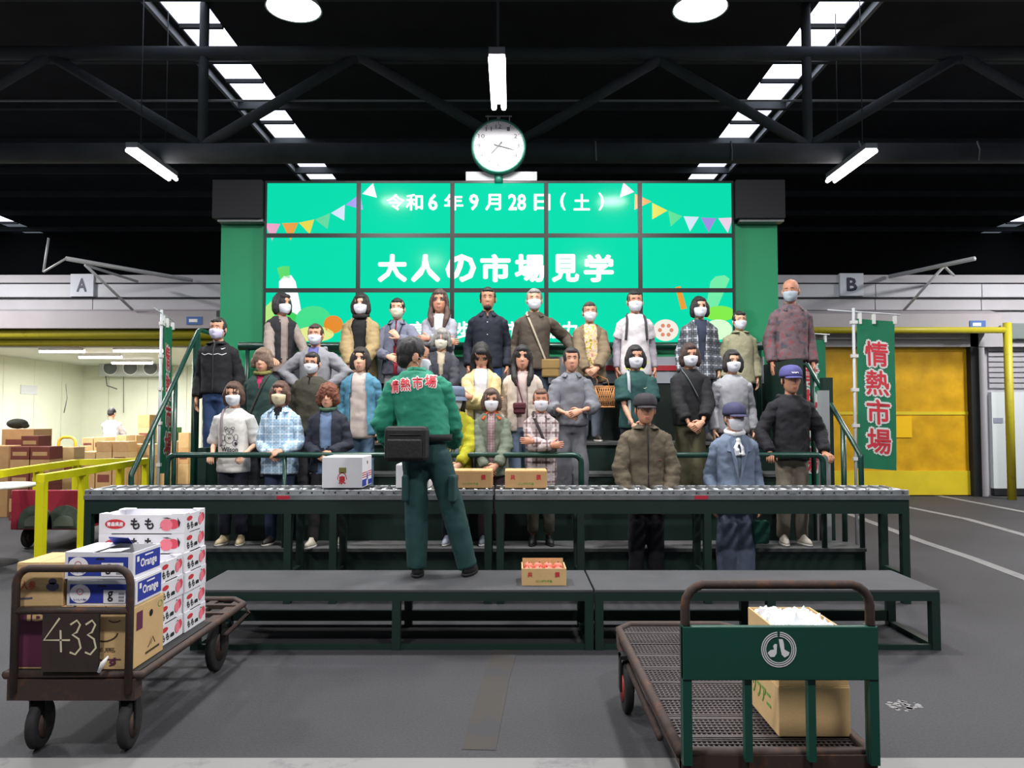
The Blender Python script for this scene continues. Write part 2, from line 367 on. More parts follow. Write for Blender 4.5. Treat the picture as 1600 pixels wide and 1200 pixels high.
# the lit cold room behind the opening under the A sign
m_room = M('cream insulated panel', '#e2e6d0', 0.5, 0, 0.03, 1.5)
m_roomc = M('cream ceiling panel', '#d9ddcf', 0.5)
RX0, RX1, RY1, RH = -13.2, -6.2, 23.6, 3.14
wl = structure(MB().box(RX0 - .15, RX0, BY + .35, RY1, 0, RH).build('wall_room_side', m_room))
structure(MB().box(RX1, RX1 + .15, BY + .35, RY1, 0, RH).build('wall_room_far_side', m_room))
wb = structure(MB().box(RX0 - .15, RX1 + .15, RY1, RY1 + .15, 0, RH).build('wall_room_back', m_room))
structure(MB().box(RX0 - .15, RX1 + .15, BY + .35, RY1 + .15, RH, RH + .15).build('ceiling_room', m_roomc))
seam = MB().box(-.006, .006, -.008, 0, 0, RH).mesh('panel_joint', M('panel joint', '#b6bba6', .6))
for k in range(6): inst(seam, 'panel_joint', wb, (RX0 + 1.2 * k + .8, RY1, 0))
for k in range(6): inst(seam, 'panel_joint', wl, (RX0, BY + 1.3 * k + 1, 0), (0, 0, -math.pi / 2))
MB().tube([P(103, 600, 20.8), P(105, 622, 20.8), P(100, 645, 20.8)], .015, 6).build('hanging_cable', M('grey cable', '#6d6f68', .7), wl)
MB().tube([P(193, 562, 23.4), P(193, 645, 23.4)], .012, 6).build('hanging_cable', MATS['grey cable'], wb)
MB().box(RX0, RX0 + .02, 20.6, 21.3, zat(616, 21), zat(602, 21)).build('notice', M('paper notice', '#d3d6d8', .7), wl)
m_tube = M('fluorescent tube', '#ffffff', 0.4, emit='#fff6f8', estr=9.0)
def room_light(x0, x1, y, Y, lab):
    a, b = G(x0, y, RH - .09), G(x1, y, RH - .09); t = thing('tube_light', lab, 'light', ((a + b) / 2))
    L = (b.x - a.x) / 2; MB().box(-L, L, -.05, .05, .02, .09).build('housing', m_white, t); MB().tube([(-L, 0, 0), (L, 0, 0)], .035, 10).build('tube', m_tube, t)
    lamp('tube_glow', 'AREA', ROOM_W, (0, 0, -.08), t, 2 * L, .25)
room_light(62, 132, 549, 17.2, 'fluorescent tube on the cold room ceiling beside the wall with a notice')
room_light(124, 190, 558, 19.2, 'fluorescent tube further in on the cold room ceiling')
room_light(178, 262, 548, 17.2, 'fluorescent tube on the cold room ceiling beside the flag pole')
room_light(175, 238, 567, 21.2, 'short fluorescent tube under the cooling unit')
ac = thing('cooling_unit', 'white box cooling unit with three round fans', 'cooler', P(212, 577, 23.2))
MB().box(-.95, .95, -.3, .4, -.22, .3).build('casing', M('cooler casing', '#b7bcb8', .5), ac, .02)
for k in (-.6, 0, .6):
    mb = MB(); mb.tube([(k, -.33, .03), (k, -.29, .03)], .2, 20); f = mb.build('fan', M('fan dark', '#6a7070', .6), ac)
    MB().lathe([(.19, 0), (.21, -.02), (.23, 0)], 20, mat=Matrix.Translation((k, -.33, .03)) @ Matrix.Rotation(math.pi / 2, 4, 'X')).build('fan_guard', m_white, f)
MB().tube([(-.85, -.1, -.2), (-.8, -.1, -.5), (-.5, -.1, -.6)], .02, 6).build('drain_pipe', M('grey cable', '#6d6f68'), ac)

# ---------------------------------------------------------------- lamps of the hall, some of them added out of view
m_bay = M('lamp disc', '#ffffff', 0.4, emit='#fffafc', estr=7.0)
m_enamel = M('white enamel', '#9a9ca0', 0.4)
def highbay(x, y, z, lab):
    t = thing('pendant_lamp', lab, 'lamp', (x, y, z))
    MB().lathe([(.05, .34), (.1, .3), (.13, .2), (.2, .06), (.235, 0), (.225, 0), (.19, .055)], 28).build('shade', m_enamel, t)
    MB().lathe([(.001, -.004), (.12, -.002), (.224, .004)], 28).build('diffuser', m_bay, t)
    MB().tube([(0, 0, .33), (0, 0, ROOF - z)], .02, 8).build('stem', m_girder, t)
    lamp('lamp_glow', 'AREA', HIGHBAY_W, (0, 0, -.03), t, .44)
bl, br = P(459, 14, 6.35), P(1094, 14, 6.35)
highbay(bl.x, 6.35, bl.z, 'round white pendant lamp hanging beside the skylight over the A side')
highbay(br.x, 6.35, br.z, 'round white pendant lamp hanging beside the skylight over the B side')
for (x, y) in ((-1.8, 1.2), (1.7, 1.2), (-5.4, 3.4), (5.4, 3.4), (-7.2, 8.6), (7.2, 8.6)): highbay(x, y, 5.1, 'round white pendant lamp of a grid added out of view to light the hall')  # unseen pendants, added outside the view to light the hall
for o in list(COL.objects):
    if o.name.startswith('pendant_lamp') and 'grid' in o.get('label', ''): o['group'] = 'hall lamp grid'
def fluor(a, b, lab, watts=TUBE_W):
    t = thing('fluorescent_lamp', lab, 'lamp', (a + b) / 2); L = (b - a).length / 2
    MB().box(-.08, .08, -L, L, .05, .12).build('housing', m_enamel, t)
    for s in (-1, 1): MB().tube([(s * .055, -L, .01), (s * .055, L, .01)], .03, 10).build('tube', m_tube, t)
    for s in (-.6, .6): MB().tube([(0, s * L, .12), (0, s * L, ROOF - t.location.z)], .008, 6).build('hanger', m_girder, t)
    lamp('lamp_glow', 'AREA', watts, (0, 0, -.04), t, .16, 2 * L)
def depth_pair(xa, ya, xb, yb, Ya, z):
    A = G(xa, ya, z); B = G(xb, yb, z); B.x = A.x * .5 + B.x * .5; A.x = B.x; return A, B
fluor(*depth_pair(777, 92, 779, 170, 7.5, 5.05), 'twin fluorescent lamp hanging above the round clock')
fluor(*depth_pair(205, 236, 270, 281, 10.3, 5.13), 'twin fluorescent lamp hanging below the truss on the A side')
fluor(*depth_pair(1357, 237, 1303, 284, 10.3, 5.13), 'twin fluorescent lamp hanging below the truss on the B side')

for s_, w_ in ((-1, 'A'), (1, 'B')): fluor(Vector((s_ * 10.4, 11.4, 5.1)), Vector((s_ * 10.4, 12.7, 5.1)), 'twin fluorescent lamp added out of view to brighten the %s sign building' % w_, 420)  # unseen extra lamps, added to brighten the grey fascias
# ================================================================ THE STAND
STEP_Z = [0.36, 0.67, 0.97, 1.28]; STEP_Y = [7.03, 7.46, 7.90, 8.33, 9.05]
SX0, SX1 = -3.3, 3.27
m_tread = M('grey tread mat', '#4a4c4c', 0.8, 0, 0.15, 6, 0.2, 90)
stand = thing('spectator_stand', 'dark green stepped spectator stand with four tiers and pipe rails', 'stand', (0, 0, 0))
for i in range(4):
    x1 = 3.2 if i == 0 else SX1 - .35
    MB().box(SX0 + .3, x1, STEP_Y[i] + .02, STEP_Y[i + 1] + .02, STEP_Z[i - 1] if i else 0, STEP_Z[i] - .03).build('riser', m_dkgreen, stand)
    MB().box(SX0 + .28, x1 + .02, STEP_Y[i], STEP_Y[i + 1] + .02, STEP_Z[i] - .03, STEP_Z[i]).build('tread', m_tread, stand)
for i in range(1, 4): MB().box(SX0 + .3, SX1 - .35, STEP_Y[i] + .05, 9.05, 0.02, STEP_Z[i - 1] - .03).build('carcass', m_dkgreen, stand)
# side stair cheeks and posts
def railp(pts, r=.024, name='handrail'): return MB().tube(pts, r, 10).build(name, m_rail, stand)
def arc_rail(x0, x1, y, z0, z1, rc=.07):
    q = [(x0, y, z0), (x0, y, z1 - rc)] + [(x0 + rc - rc * math.cos(a), y, z1 - rc + rc * math.sin(a)) for a in (.4, .8, 1.2, 1.57)]
    q += [(x1 - rc + rc * math.sin(a), y, z1 - rc + rc * math.cos(a)) for a in (0, .4, .8, 1.2, 1.57)] + [(x1, y, z0)]
    return railp(q, .026, 'front_rail')
RY = 7.06; rz = P(600, 711, RY).z
arc_rail(P(262, 711, RY).x, P(908, 711, RY).x, RY, .36, rz); arc_rail(P(985, 711, RY).x, P(1286, 711, RY).x, RY, .36, rz)
for xx in (445, 640, 1140): railp([(P(xx, 711, RY).x, RY, .36), (P(xx, 711, RY).x, RY, rz)], .02, 'rail_post')
# left stair rail
lx = -3.42
def zy(x, y, X):
    d = ray(x, y); Y = d.y * X / d.x; return P(x, y, Y)
a, b = zy(205, 742, lx), zy(309, 518, lx)
railp([(lx, a.y, .02), (lx, a.y, a.z - .03), tuple(a), tuple(b), (lx, b.y + .06, b.z + .02), (lx, 9.0, b.z + .02)])
for t in (.28, .62, .95):
    q = a.lerp(b, t); railp([(lx, q.y, .02), tuple(q)], .024, 'rail_post')
railp([(lx, b.y, b.z - .02), (lx, b.y, .02)], .03, 'rail_post')
rx = 3.2
a, b = zy(1345, 712, rx), zy(1262, 570, rx)
railp([(rx, a.y, .02), (rx, a.y, a.z - .02), tuple(a), tuple(b), (rx, 8.9, b.z + .02)])
for t in (.3, .9):
    q = a.lerp(b, t); railp([(rx, q.y, .02), tuple(q)], .026, 'rail_post')
bz = P(800, 541, 8.98).z
railp([(SX0 + .1, 8.98, bz), (SX1 - .2, 8.98, bz)], .05, 'back_rail')
for xx in (-3.1, -1.6, 0, 1.6, 2.9): railp([(xx, 8.98, 1.28), (xx, 8.98, bz)], .025, 'rail_post')
MB().box(SX0 + .35, SX1 - .3, 9.02, 9.06, 1.95, bz - .12).build('back_board', M('pale grey board', '#a8acb6', .6), stand)
MB().box(SX0 + .35, SX1 - .3, 9.03, 9.05, 1.25, 1.95).build('back_skirt', M('near black green board', '#0f1f1a', .7), stand)
MB().box(1.1, SX1 - .5, 9.005, 9.02, P(800, 579, 9).z, P(800, 571, 9).z).build('red_stripe', M('red stripe', '#b02734', .6), stand)
m_side = M('side post grey', '#8f9496', .5)
MB().box(3.02, 3.10, 7.5, 7.6, 0, P(1285, 610, 7.5).z).build('side_post', m_side, stand)
MB().box(2.92, 3.0, 7.9, 8.9, 0, P(1270, 560, 7.9).z).build('side_panel', m_dkgreen, stand)
MB().box(3.12, 3.22, 7.7, 7.78, 0, P(1300, 590, 7.7).z).build('side_post', m_dkgreen, stand)
MB().box(-3.06, -2.98, 7.5, 8.9, 0, P(300, 700, 7.5).z).build('side_panel', m_dkgreen, stand)

# green screen wall behind the stand
SY = 9.2
m_green = M('green wall paint', '#1a8a5c', 0.55, 0, 0.05, 1.5)
gw = thing('screen_wall', 'tall green painted wall that carries the video screens', 'wall')
gx0, gx1 = P(345, 400, SY + .1).x, P(1215, 400, SY + .1).x
MB().box(gx0, gx1, SY + .1, SY + .6, 0, P(800, 283, SY).z).build('board', m_green, gw)
m_hous = M('dark housing', '#1b1c20', .8)
for (p0, p1) in ((336, 412), (1148, 1223)):
    MB().box(P(p0, 300, SY).x, P(p1, 300, SY).x, SY - .08, SY + .4, P(800, 343, SY).z, P(800, 284, SY).z).build('top_housing', m_hous, gw)
    MB().box(P(p0 + 6, 300, SY).x, P(p1, 300, SY).x, SY - .03, SY + .1, P(800, 347, SY).z, P(800, 343, SY).z).build('edge_trim', m_flash, gw)
MB().box(P(728, 280, SY).x, P(839, 280, SY).x, SY - .02, SY + .3, P(800, 283, SY).z, P(800, 269, SY).z).build('clock_base', m_flash, gw)

# ---------------------------------------------------------------- video wall
vx0, vx1, vz0, vz1 = P(413, 400, SY).x, P(1147, 400, SY).x, P(800, 540, SY).z, P(800, 283, SY).z
vw = thing('video_wall', 'bright turquoise video wall of fifteen screens with white lettering', 'screen')
m_scr = M('lit green screen', '#022018', 0.1, emit='#0be2b2', estr=0.95)
m_scr.node_tree.nodes['Principled BSDF'].inputs['Specular IOR Level'].default_value = 0.03
m_bez = M('screen bezel', '#0c1714', 0.4)
m_swhite = M('lit white picture', '#222222', 0.3, emit='#ffffff', estr=1.1)
m_swhite.node_tree.nodes['Principled BSDF'].inputs['Specular IOR Level'].default_value = 0.03
def mscr(h, s=.9): return M('lit picture ' + h, '#101010', 0.3, emit=h, estr=s)
MB().box(vx0, vx1, SY + .02, SY + .1, vz0, vz1).build('backing', m_bez, vw)
pw, ph = (vx1 - vx0) / 5, (vz1 - vz0) / 3; bw = .026
for i in range(5):
    for j in range(3):
        x0, z0 = vx0 + i * pw, vz0 + j * ph
        MB().box(x0 + bw, x0 + pw - bw, SY, SY + .02, z0 + bw, z0 + ph - bw).build('screen_panel', m_scr, vw)
        mb = MB()
        mb.box(x0, x0 + pw, SY - .012, SY + .02, z0, z0 + bw).box(x0, x0 + pw, SY - .012, SY + .02, z0 + ph - bw, z0 + ph)
        mb.box(x0, x0 + bw, SY - .012, SY + .02, z0 + bw, z0 + ph - bw).box(x0 + pw - bw, x0 + pw, SY - .012, SY + .02, z0 + bw, z0 + ph - bw); mb.build('bezel', m_bez, vw)
def vs(u, v): q = P(u, v, SY); return (q.x, SY - VOFF, q.z)
VOFF = .003
def vtext(body, x0, x1, y0, y1, bold, mat=None):
    mb = MB(); text_on(mb, body, x0, x1, y1, y0, vs, 0, bold); mb.build('lettering', mat or m_swhite, vw)
for ch, x0, x1 in (('令', 604, 632), ('和', 634, 661), ('6', 669, 684), ('年', 694, 724), ('9', 733, 748), ('月', 758, 783), ('28', 794, 822), ('日', 834, 860), ('(', 875, 884), ('土', 896, 922), (')', 935, 944)):
    vtext(ch, x0, x1, 303 if ch not in '()' else 301, 329, .028)
for ch, x0, x1 in (('大', 590, 636), ('人', 642, 688), ('の', 696, 744), ('市', 750, 798), ('場', 804, 852), ('見', 862, 905), ('学', 912, 959)): vtext(ch, x0, x1, 397, 441, .042)
for ch, x0, x1 in (('言', 640, 666), ('歩', 712, 738), ('市', 788, 814), ('協', 852, 876), ('力', 878, 902), ('会', 906, 932)): vtext(ch, x0, x1, 502, 529, .03)
def vpoly(name, pts, h, s=.9, off=.003):
    global VOFF; VOFF = off
    mb = MB(); poly(mb, pts, vs); o = mb.build(name, mscr(h, s), vw); VOFF = .003; return o
fl_l = [((414, 349), (438, 350), (425, 376), '#f0a0c8'), ((441, 349), (466, 348), (454, 376), '#f0a030'), ((467, 348), (491, 343), (484, 366), '#f0e040'), ((492, 343), (516, 333), (512, 358), '#58e0a0'), ((517, 333), (539, 320), (538, 345), '#d8e8ff'), ((540, 320), (563, 303), (567, 328), '#9a90f0'), ((566, 303), (583, 286), (589, 309), '#f4ecff')]
fl_r = [((974, 285), (968, 309), (991, 300), '#f4d0e0'), ((992, 303), (991, 328), (1018, 315), '#f0a020'), ((1019, 317), (1019, 343), (1043, 329), '#e8e840'), ((1044, 329), (1048, 354), (1066, 338), '#50e898'), ((1068, 338), (1078, 362), (1092, 339), '#d8f0ff'), ((1095, 340), (1107, 363), (1119, 341), '#a090e8'), ((1122, 341), (1137, 364), (1145, 340), '#f0d8f0')]
for f in fl_l + fl_r: vpoly('pennant', f[:3], f[3])
def ell(cx, cy, rx, ry, a0=0, a1=2 * math.pi, n=22): return [(cx + rx * math.cos(a0 + (a1 - a0) * i / n), cy + ry * math.sin(a0 + (a1 - a0) * i / n)) for i in range(n)]
vpoly('radish_leaf', [(433, 419), (441, 416), (452, 416), (453, 434), (438, 437)], '#48e060')
vpoly('radish', [(436, 450), (436, 440), (444, 431), (455, 430), (462, 440), (468, 470), (473, 500), (450, 520), (438, 500)], '#f4faff', 1.05)
vpoly('cabbage_leaf', [(414, 480), (425, 470), (440, 490), (450, 534), (414, 534)], '#b8f080')
vpoly('cabbage', ell(447, 510, 26, 24), '#30d858', .9, .004); vpoly('lettuce', ell(490, 500, 28, 22), '#38e890', .9, .005)
vpoly('lettuce_heart', ell(492, 522, 30, 12), '#e8f090', .95, .006); vpoly('orange', ell(521, 507, 15, 14), '#f09018', .9, .006)
vpoly('carrot', [(1055, 449), (1063, 447), (1073, 482), (1064, 484)], '#f0a020', .9, .004)
vpoly('leek', [(1110, 440), (1118, 432), (1132, 430), (1140, 436), (1112, 500), (1100, 496)], '#6cf0a8', .95, .004)
vpoly('melon', ell(1125, 490, 24, 12), '#80f040', .95, .005); vpoly('turnip', ell(1122, 515, 22, 16), '#d8ffd0', 1.0, .006)
vpoly('lotus_root', ell(1040, 516, 20, 17), '#f4ece0', 1.0, .004)
for k in range(6): vpoly('lotus_hole', ell(1040 + 9 * math.cos(k * 1.05), 516 + 8 * math.sin(k * 1.05), 3.2, 3.2, n=10), '#e09070', .9, .006)

# clock above the video wall
cc = P(779, 228, SY - .12); ck = thing('wall_clock', 'round white clock with black hands and dark green case above the screens', 'clock', cc)
R = .32; RX = Matrix.Rotation(math.pi / 2, 4, 'X')
MB().lathe([(.001, -.2), (R * .9, -.2), (R + .01, -.12), (R + .01, 0), (R - .012, .012), (R - .02, 0)], 40, mat=RX).build('case', M('clock case', '#1f6a58', .4), ck)
MB().lathe([(.001, .002), (R - .02, .002)], 40, mat=RX).build('face', M('clock face', '#d8d8dc', .5), ck)
mb = MB(); fc = lambda u, v: (u, -.006, v); nums = MB()
for h in range(12):
    a = math.pi / 2 - h * math.pi / 6; s = str(h or 12); cx, cz = .235 * math.cos(a), .235 * math.sin(a); ww = .018 * len(s)
    text_on(nums, s, cx - ww, cx + ww, cz - .025, cz + .025, fc)
    for k in range(5):
        b_ = a + k * math.pi / 30; r0 = .272 if k == 0 else .282
        stroke(nums, [(r0 * math.cos(b_), r0 * math.sin(b_)), (.292 * math.cos(b_), .292 * math.sin(b_))], .008 if k == 0 else .004, fc)
nums.build('numerals', M('clock print', '#50545c', .6), ck)
def hand(ang, l, wd, y):
    q = MB(); d = (math.cos(ang), math.sin(ang)); stroke(q, [(-d[0] * .06, -d[1] * .06), (d[0] * l, d[1] * l)], [wd, wd * .5], lambda u, v: (u, y, v)); q.build('hand', M('clock hand', '#1c1e22', .5), ck)
hand(math.radians(228), .13, .02, -.012); hand(math.radians(-15), .2, .014, -.016)
MB().tube([(0, .1, -R), (0, .1, -R - .1)], .05, 12).build('neck', M('clock case', '#1f6a58'), ck)
MB().tube([(-.16, .1, R + .08), (.16, .1, R + .08)], .008, 6).tube([(0, .1, R), (0, .1, R + .08)], .02, 6).tube([(-.13, .1, R + .09), (-.13, .1, R + .02)], .006, 6).tube([(.13, .1, R + .09), (.13, .1, R + .02)], .006, 6).build('bird_wire', m_flash, ck)

# ================================================================ ROLLER CONVEYOR
CY0, CY1, CZ = 6.45, 6.88, 0.945
def conveyor(x0, x1, legs, label, tags):
    t = thing('roller_conveyor', label, 'conveyor', (x0, CY0, 0)); L = x1 - x0; D = CY1 - CY0
    for y in (0, D - .03): MB().box(0, L, y, y + .03, CZ - .085, CZ).build('side_rail', m_alu, t, .004)
    MB().box(0, L, -.012, 0, CZ - .083, CZ - .045).build('rail_lip', m_steel, t)
    ro = MB().tube([(0, .03, 0), (0, D - .03, 0)], .024, 10).mesh('roller', m_steel)
    bolt = MB().tube([(0, -.006, 0), (0, 0, 0)], .008, 6).mesh('axle_bolt', m_dark); cap = MB().ball((0, 0, 0), (.016, .012, .012), 8, 5).mesh('rail_stud', m_steel)
    n = int(L / .095); 
    for i in range(n):
        x = .05 + i * (L - .1) / (n - 1); inst(ro, 'roller', t, (x, 0, CZ - .02)); inst(bolt, 'axle_bolt', t, (x, 0, CZ - .025))
        if i % 2 == 0: inst(cap, 'rail_stud', t, (x, .015, CZ + .002))
    MB().box(0, L, .0, .05, CZ - .2, CZ - .085).box(0, L, D - .05, D, CZ - .2, CZ - .085).build('frame_beam', m_dkgreen, t)
    for lx in legs:
        for y in (0.0, D - .06): MB().box(lx, lx + .06, y, y + .06, 0, CZ - .2).build('leg', m_dkgreen, t)
        MB().box(lx + .01, lx + .05, .06, D - .06, .2, .25).build('stretcher', m_dkgreen, t)
    for tx in tags: MB().box(tx, tx + .11, -.015, -.012, CZ - .078, CZ - .048).build('red_tag', M('red tag', '#b3263c', .5), t)
    return t
cx = lambda p: P(p, 765, CY0).x
cL, cM, cR = cx(132), cx(772), cx(1420)
conveyor(cL, cM - .01, (.0, cx(444) - cL, cx(515) - cL, cM - cL - .08), 'roller conveyor with silver rail beside the peach cart and the yellow barrier', (cx(433) - cL,))
conveyor(cM + .01, cR, (.01, cx(900) - cM, cx(1098) - cM, cR - cM - .07), 'roller conveyor with silver rail whose free end faces the white floor lines', (cx(1083) - cM,))

# ================================================================ FRONT PLATFORMS
PZ = .40
m_deck = M('grey platform deck', '#3d3e42', 0.75, 0, 0.12, 5, 0.2, 80)
def platform(x0, x1, label):
    t = thing('platform', label, 'platform', (x0, 5.18, 0)); L = x1 - x0; D = .66
    MB().box(0, L, 0, D, PZ - .02, PZ).build('deck', m_deck, t, .004)
    for y in (0, D - .05): MB().box(0, L, y, y + .05, PZ - .075, PZ - .02).build('edge_beam', m_dkgreen, t)
    for i in (0, .5, 1):
        for y in (0, D - .06):
            x = min(i * L, L - .055); MB().box(x, x + .055, y, y + .06, 0, PZ - .075).build('leg', m_dkgreen, t)
    MB().box(0, L, D - .05, D - .01, .035, .11).build('rear_stretcher', m_dkgreen, t)
    MB().box(0, L, .01, .04, 0, .035).build('foot_bar', m_dkgreen, t)
    for x in (0, L - .05): MB().box(x, x + .05, .06, D - .06, .0, .035).build('side_foot', m_dkgreen, t)
    return t
pm = P(928, 925, 5.2).x
platform(P(300, 925, 5.2).x, pm - .006, 'low grey topped platform that the man in green stands on')
platform(pm + .006, P(1466, 925, 5.2).x, 'low grey topped platform behind the green plate handcart')
# ================================================================ BOXES AND CARTS
m_red = M('red print', '#c23038', .7); m_green_p = M('green print', '#5f9a3c', .7); m_blk_p = M('black print', '#1c1a1c', .7); m_blue_p = M('blue print', '#26389c', .7)
m_pink = M('pink print', '#e87888', .7); m_pink2 = M('deep pink print', '#d84a5c', .7); m_wht_p = M('white print', '#eceaf0', .7); m_purple = M('purple print', '#5a2440', .7); m_brown_p = M('brown print', '#4a3424', .7)
E_ = .0015
def F(sx, sy, sz):  # front face (towards -y): u across from its left edge, v up, both in 0..1
    return lambda u, v: (-sx / 2 + u * sx, -sy / 2 - E_, v * sz)
def RF(sx, sy, sz): return lambda u, v: (sx / 2 + E_, -sy / 2 + u * sy, v * sz)
def LF(sx, sy, sz): return lambda u, v: (-sx / 2 - E_, sy / 2 - u * sy, v * sz)
def TF(sx, sy, sz): return lambda u, v: (-sx / 2 + u * sx, -sy / 2 + v * sy, sz + E_)
def closed_box(label, cat, loc, size, mat, rz=0, prints=None, group=None, name='cardboard_box', lid=True):
    sx, sy, sz = size; t = thing(name, label, cat, loc, rz, group)
    MB().box(-sx / 2, sx / 2, -sy / 2, sy / 2, 0, sz).build('carton', mat, t, .004)
    if lid:
        MB().box(-sx / 2 + .002, -.002, -sy / 2 + .002, sy / 2 - .002, sz, sz + .004).build('flap', mat, t); MB().box(.002, sx / 2 - .002, -sy / 2 + .002, sy / 2 - .002, sz, sz + .004).build('flap', mat, t)
    if prints: prints(t, sx, sy, sz)
    return t
def tray_mesh(sx, sy, sz, mats, th=.006, tab=True):
    mb = MB()
    mb.box(-sx / 2, sx / 2, -sy / 2, sy / 2, 0, th)
    mb.box(-sx / 2, sx / 2, -sy / 2, -sy / 2 + th, th, sz).box(-sx / 2, sx / 2, sy / 2 - th, sy / 2, th, sz)
    mb.box(-sx / 2, -sx / 2 + th, -sy / 2 + th, sy / 2 - th, th, sz).box(sx / 2 - th, sx / 2, -sy / 2 + th, sy / 2 - th, th, sz)
    if tab:
        for s in (-1, 1):
            for q in (-1, 1):
                mb.prism([(s * sx / 2, q * sy / 2), (s * (sx / 2 - .07), q * sy / 2), (s * (sx / 2 - .05), q * (sy / 2 - .025)), (s * (sx / 2 - .02), q * (sy / 2 - .06)), (s * sx / 2, q * (sy / 2 - .07))], sz, sz + .006, 'z')
    return mb.mesh('carton', mats)
# peach trays
PS = (.47, .28, .1015)
def peach_print():
    mb = MB(); f = F(*PS); r = RF(*PS)
    mr = MB()
    disc(mb, .19, .5, .12, .26, f, 1, 22); fo = lambda u, v: (f(u, v)[0], f(u, v)[1] - .001, f(u, v)[2]); text_on(mb, '青森県産', .095, .285, .38, .62, fo, 2, .03)
    text_on(mb, 'も', .37, .48, .2, .82, f, 0, .04); text_on(mb, 'も', .535, .645, .2, .82, f, 0, .04)
    disc(mb, .87, .5, .07, .27, f, 3, 18); disc(mb, .79, .45, .075, .32, fo, 4, 18)
    for p in ([(.70, .25), (.73, .35), (.75, .33)], [(.74, .83), (.8, .86), (.86, .78), (.8, .8)], [(.92, .85), (.955, .6), (.94, .3), (.93, .5)]): poly(mb, p, fo, 0)
    disc(mr, .24, .74, .13, .13, r, 1, 16); text_on(mr, 'も', .12, .25, .15, .55, r, 0, .04); text_on(mr, 'も', .29, .42, .15, .55, r, 0, .04)
    poly(mr, [(.47, .2), (.47, .34), (.5, .4), (.6, .4), (.63, .34), (.63, .2)], r, 0)
    disc(mr, .86, .6, .1, .26, r, 3, 16); disc(mr, .76, .5, .1, .28, lambda u, v: (r(u, v)[0] + .001, *r(u, v)[1:]), 4, 16); poly(mr, [(.7, .8), (.76, .9), (.8, .84)], r, 0); poly(mr, [(.92, .9), (.95, .6), (.93, .4)], r, 0)
    ms = [m_blk_p, m_red, m_wht_p, m_pink2, m_pink]; return mb.mesh('front_print', ms), mr.mesh('side_print', ms)
tm = tray_mesh(*PS, m_boxwhite); pmz = peach_print()
DZ = .372
def tray(x, y, z, label):
    t = thing('peach_tray', label, 'box', (x, y, z), random.uniform(-.012, .012), 'white peach trays on the cart'); inst(tm, 'carton', t); inst(pmz[0], 'front_print', t); inst(pmz[1], 'side_print', t)
ORD = ['lowest', 'second from below', 'third from below', 'fourth from below', 'fifth from below', 'topmost']
XR = -1.79
for k in range(6):
    tray(XR - PS[0] / 2 - (.012 if k > 3 else .004 * (k % 2)), 4.395, DZ + k * (PS[2] + .0065), 'white cardboard peach tray, %s of the taller stack on the rusty cart' % ORD[k])
for k in range(4):
    tray(XR - PS[0] / 2 - .005 * (k % 2) - .01, 4.108, DZ + k * (PS[2] + .0065), 'white cardboard peach tray, %s of the lower stack on the rusty cart' % ('topmost' if k == 3 else ORD[k]))
# orange cartons
OS = (.325, .27, .122)
def orange_print(t, sx, sy, sz):
    f = F(sx, sy, sz); r = RF(sx, sy, sz); mb = MB(); up = lambda g, e: (lambda u, v: tuple(a + b for a, b in zip(g(u, v), (0, -e, 0) if g is f else (e, 0, 0))))
    poly(mb, [(.05, .12), (.93, .12), (.93, .84), (.05, .84)], f, 0)
    f1, f2, r1 = up(f, .001), up(f, .002), up(r, .001)
    poly(mb, [(.54, .12), (.86, .12), (.86, .62), (.54, .62)], f1, 1); disc(mb, .2, .48, .15, .36, f1, 1, 24)
    text_on(mb, 'いいな', .11, .3, .22, .3, f2, 0, .02); disc(mb, .2, .56, .05, .12, f2, 3, 16, .8)
    text_on(mb, 'g', .6, .68, .18, .58, f2, 2, .02); poly(mb, [(.46, .74), (.58, .74), (.58, .8), (.46, .8)], f1, 2)
    for k in range(3): poly(mb, [(.76, .18 + k * .13), (.84, .18 + k * .13), (.84, .26 + k * .13), (.76, .26 + k * .13)], f2, 4)
    ms = [m_blue_p, m_wht_p, m_blk_p, m_red, M('grey print', '#8d8f98', .7)]; mb.build('front_print', ms, t); mb = MB()
    poly(mb, [(.08, .12), (.97, .12), (.97, .88), (.08, .88)], r, 0); text_on(mb, 'Orange', .24, .84, .24, .68, r1, 1, .03)
    poly(mb, [(.4, .74), (.7, .74), (.7, .8), (.4, .8)], r1, 1); poly(mb, [(.12, .6), (.2, .6), (.2, .8), (.12, .8)], r1, 1)
    mb.build('side_print', ms, t)
BZ = DZ + .29
ob = closed_box('white and blue orange carton beneath its twin on the rusty cart', 'box', (-1.935, 3.79, BZ), OS, m_boxwhite, 0, orange_print, name='orange_carton')
t = thing('orange_carton', 'white and blue orange carton with raised flaps, uppermost on the rusty cart', 'box', (-1.945, 3.79, BZ + OS[2] + .005), -.02)
inst(tray_mesh(*OS, m_boxwhite, .005, False), 'carton', t); orange_print(t, *OS)
MB().box(-OS[0] / 2, -.03, -OS[1] / 2, OS[1] / 2, OS[2], OS[2] + .004).build('flap', m_boxwhite, t); MB().prism([(.0, OS[2]), (.1, OS[2] + .005), (.1, OS[2] + .009), (.0, OS[2] + .004)], -OS[1] / 2, -OS[1] / 2 + .09, 'y').build('flap', m_boxwhite, t)
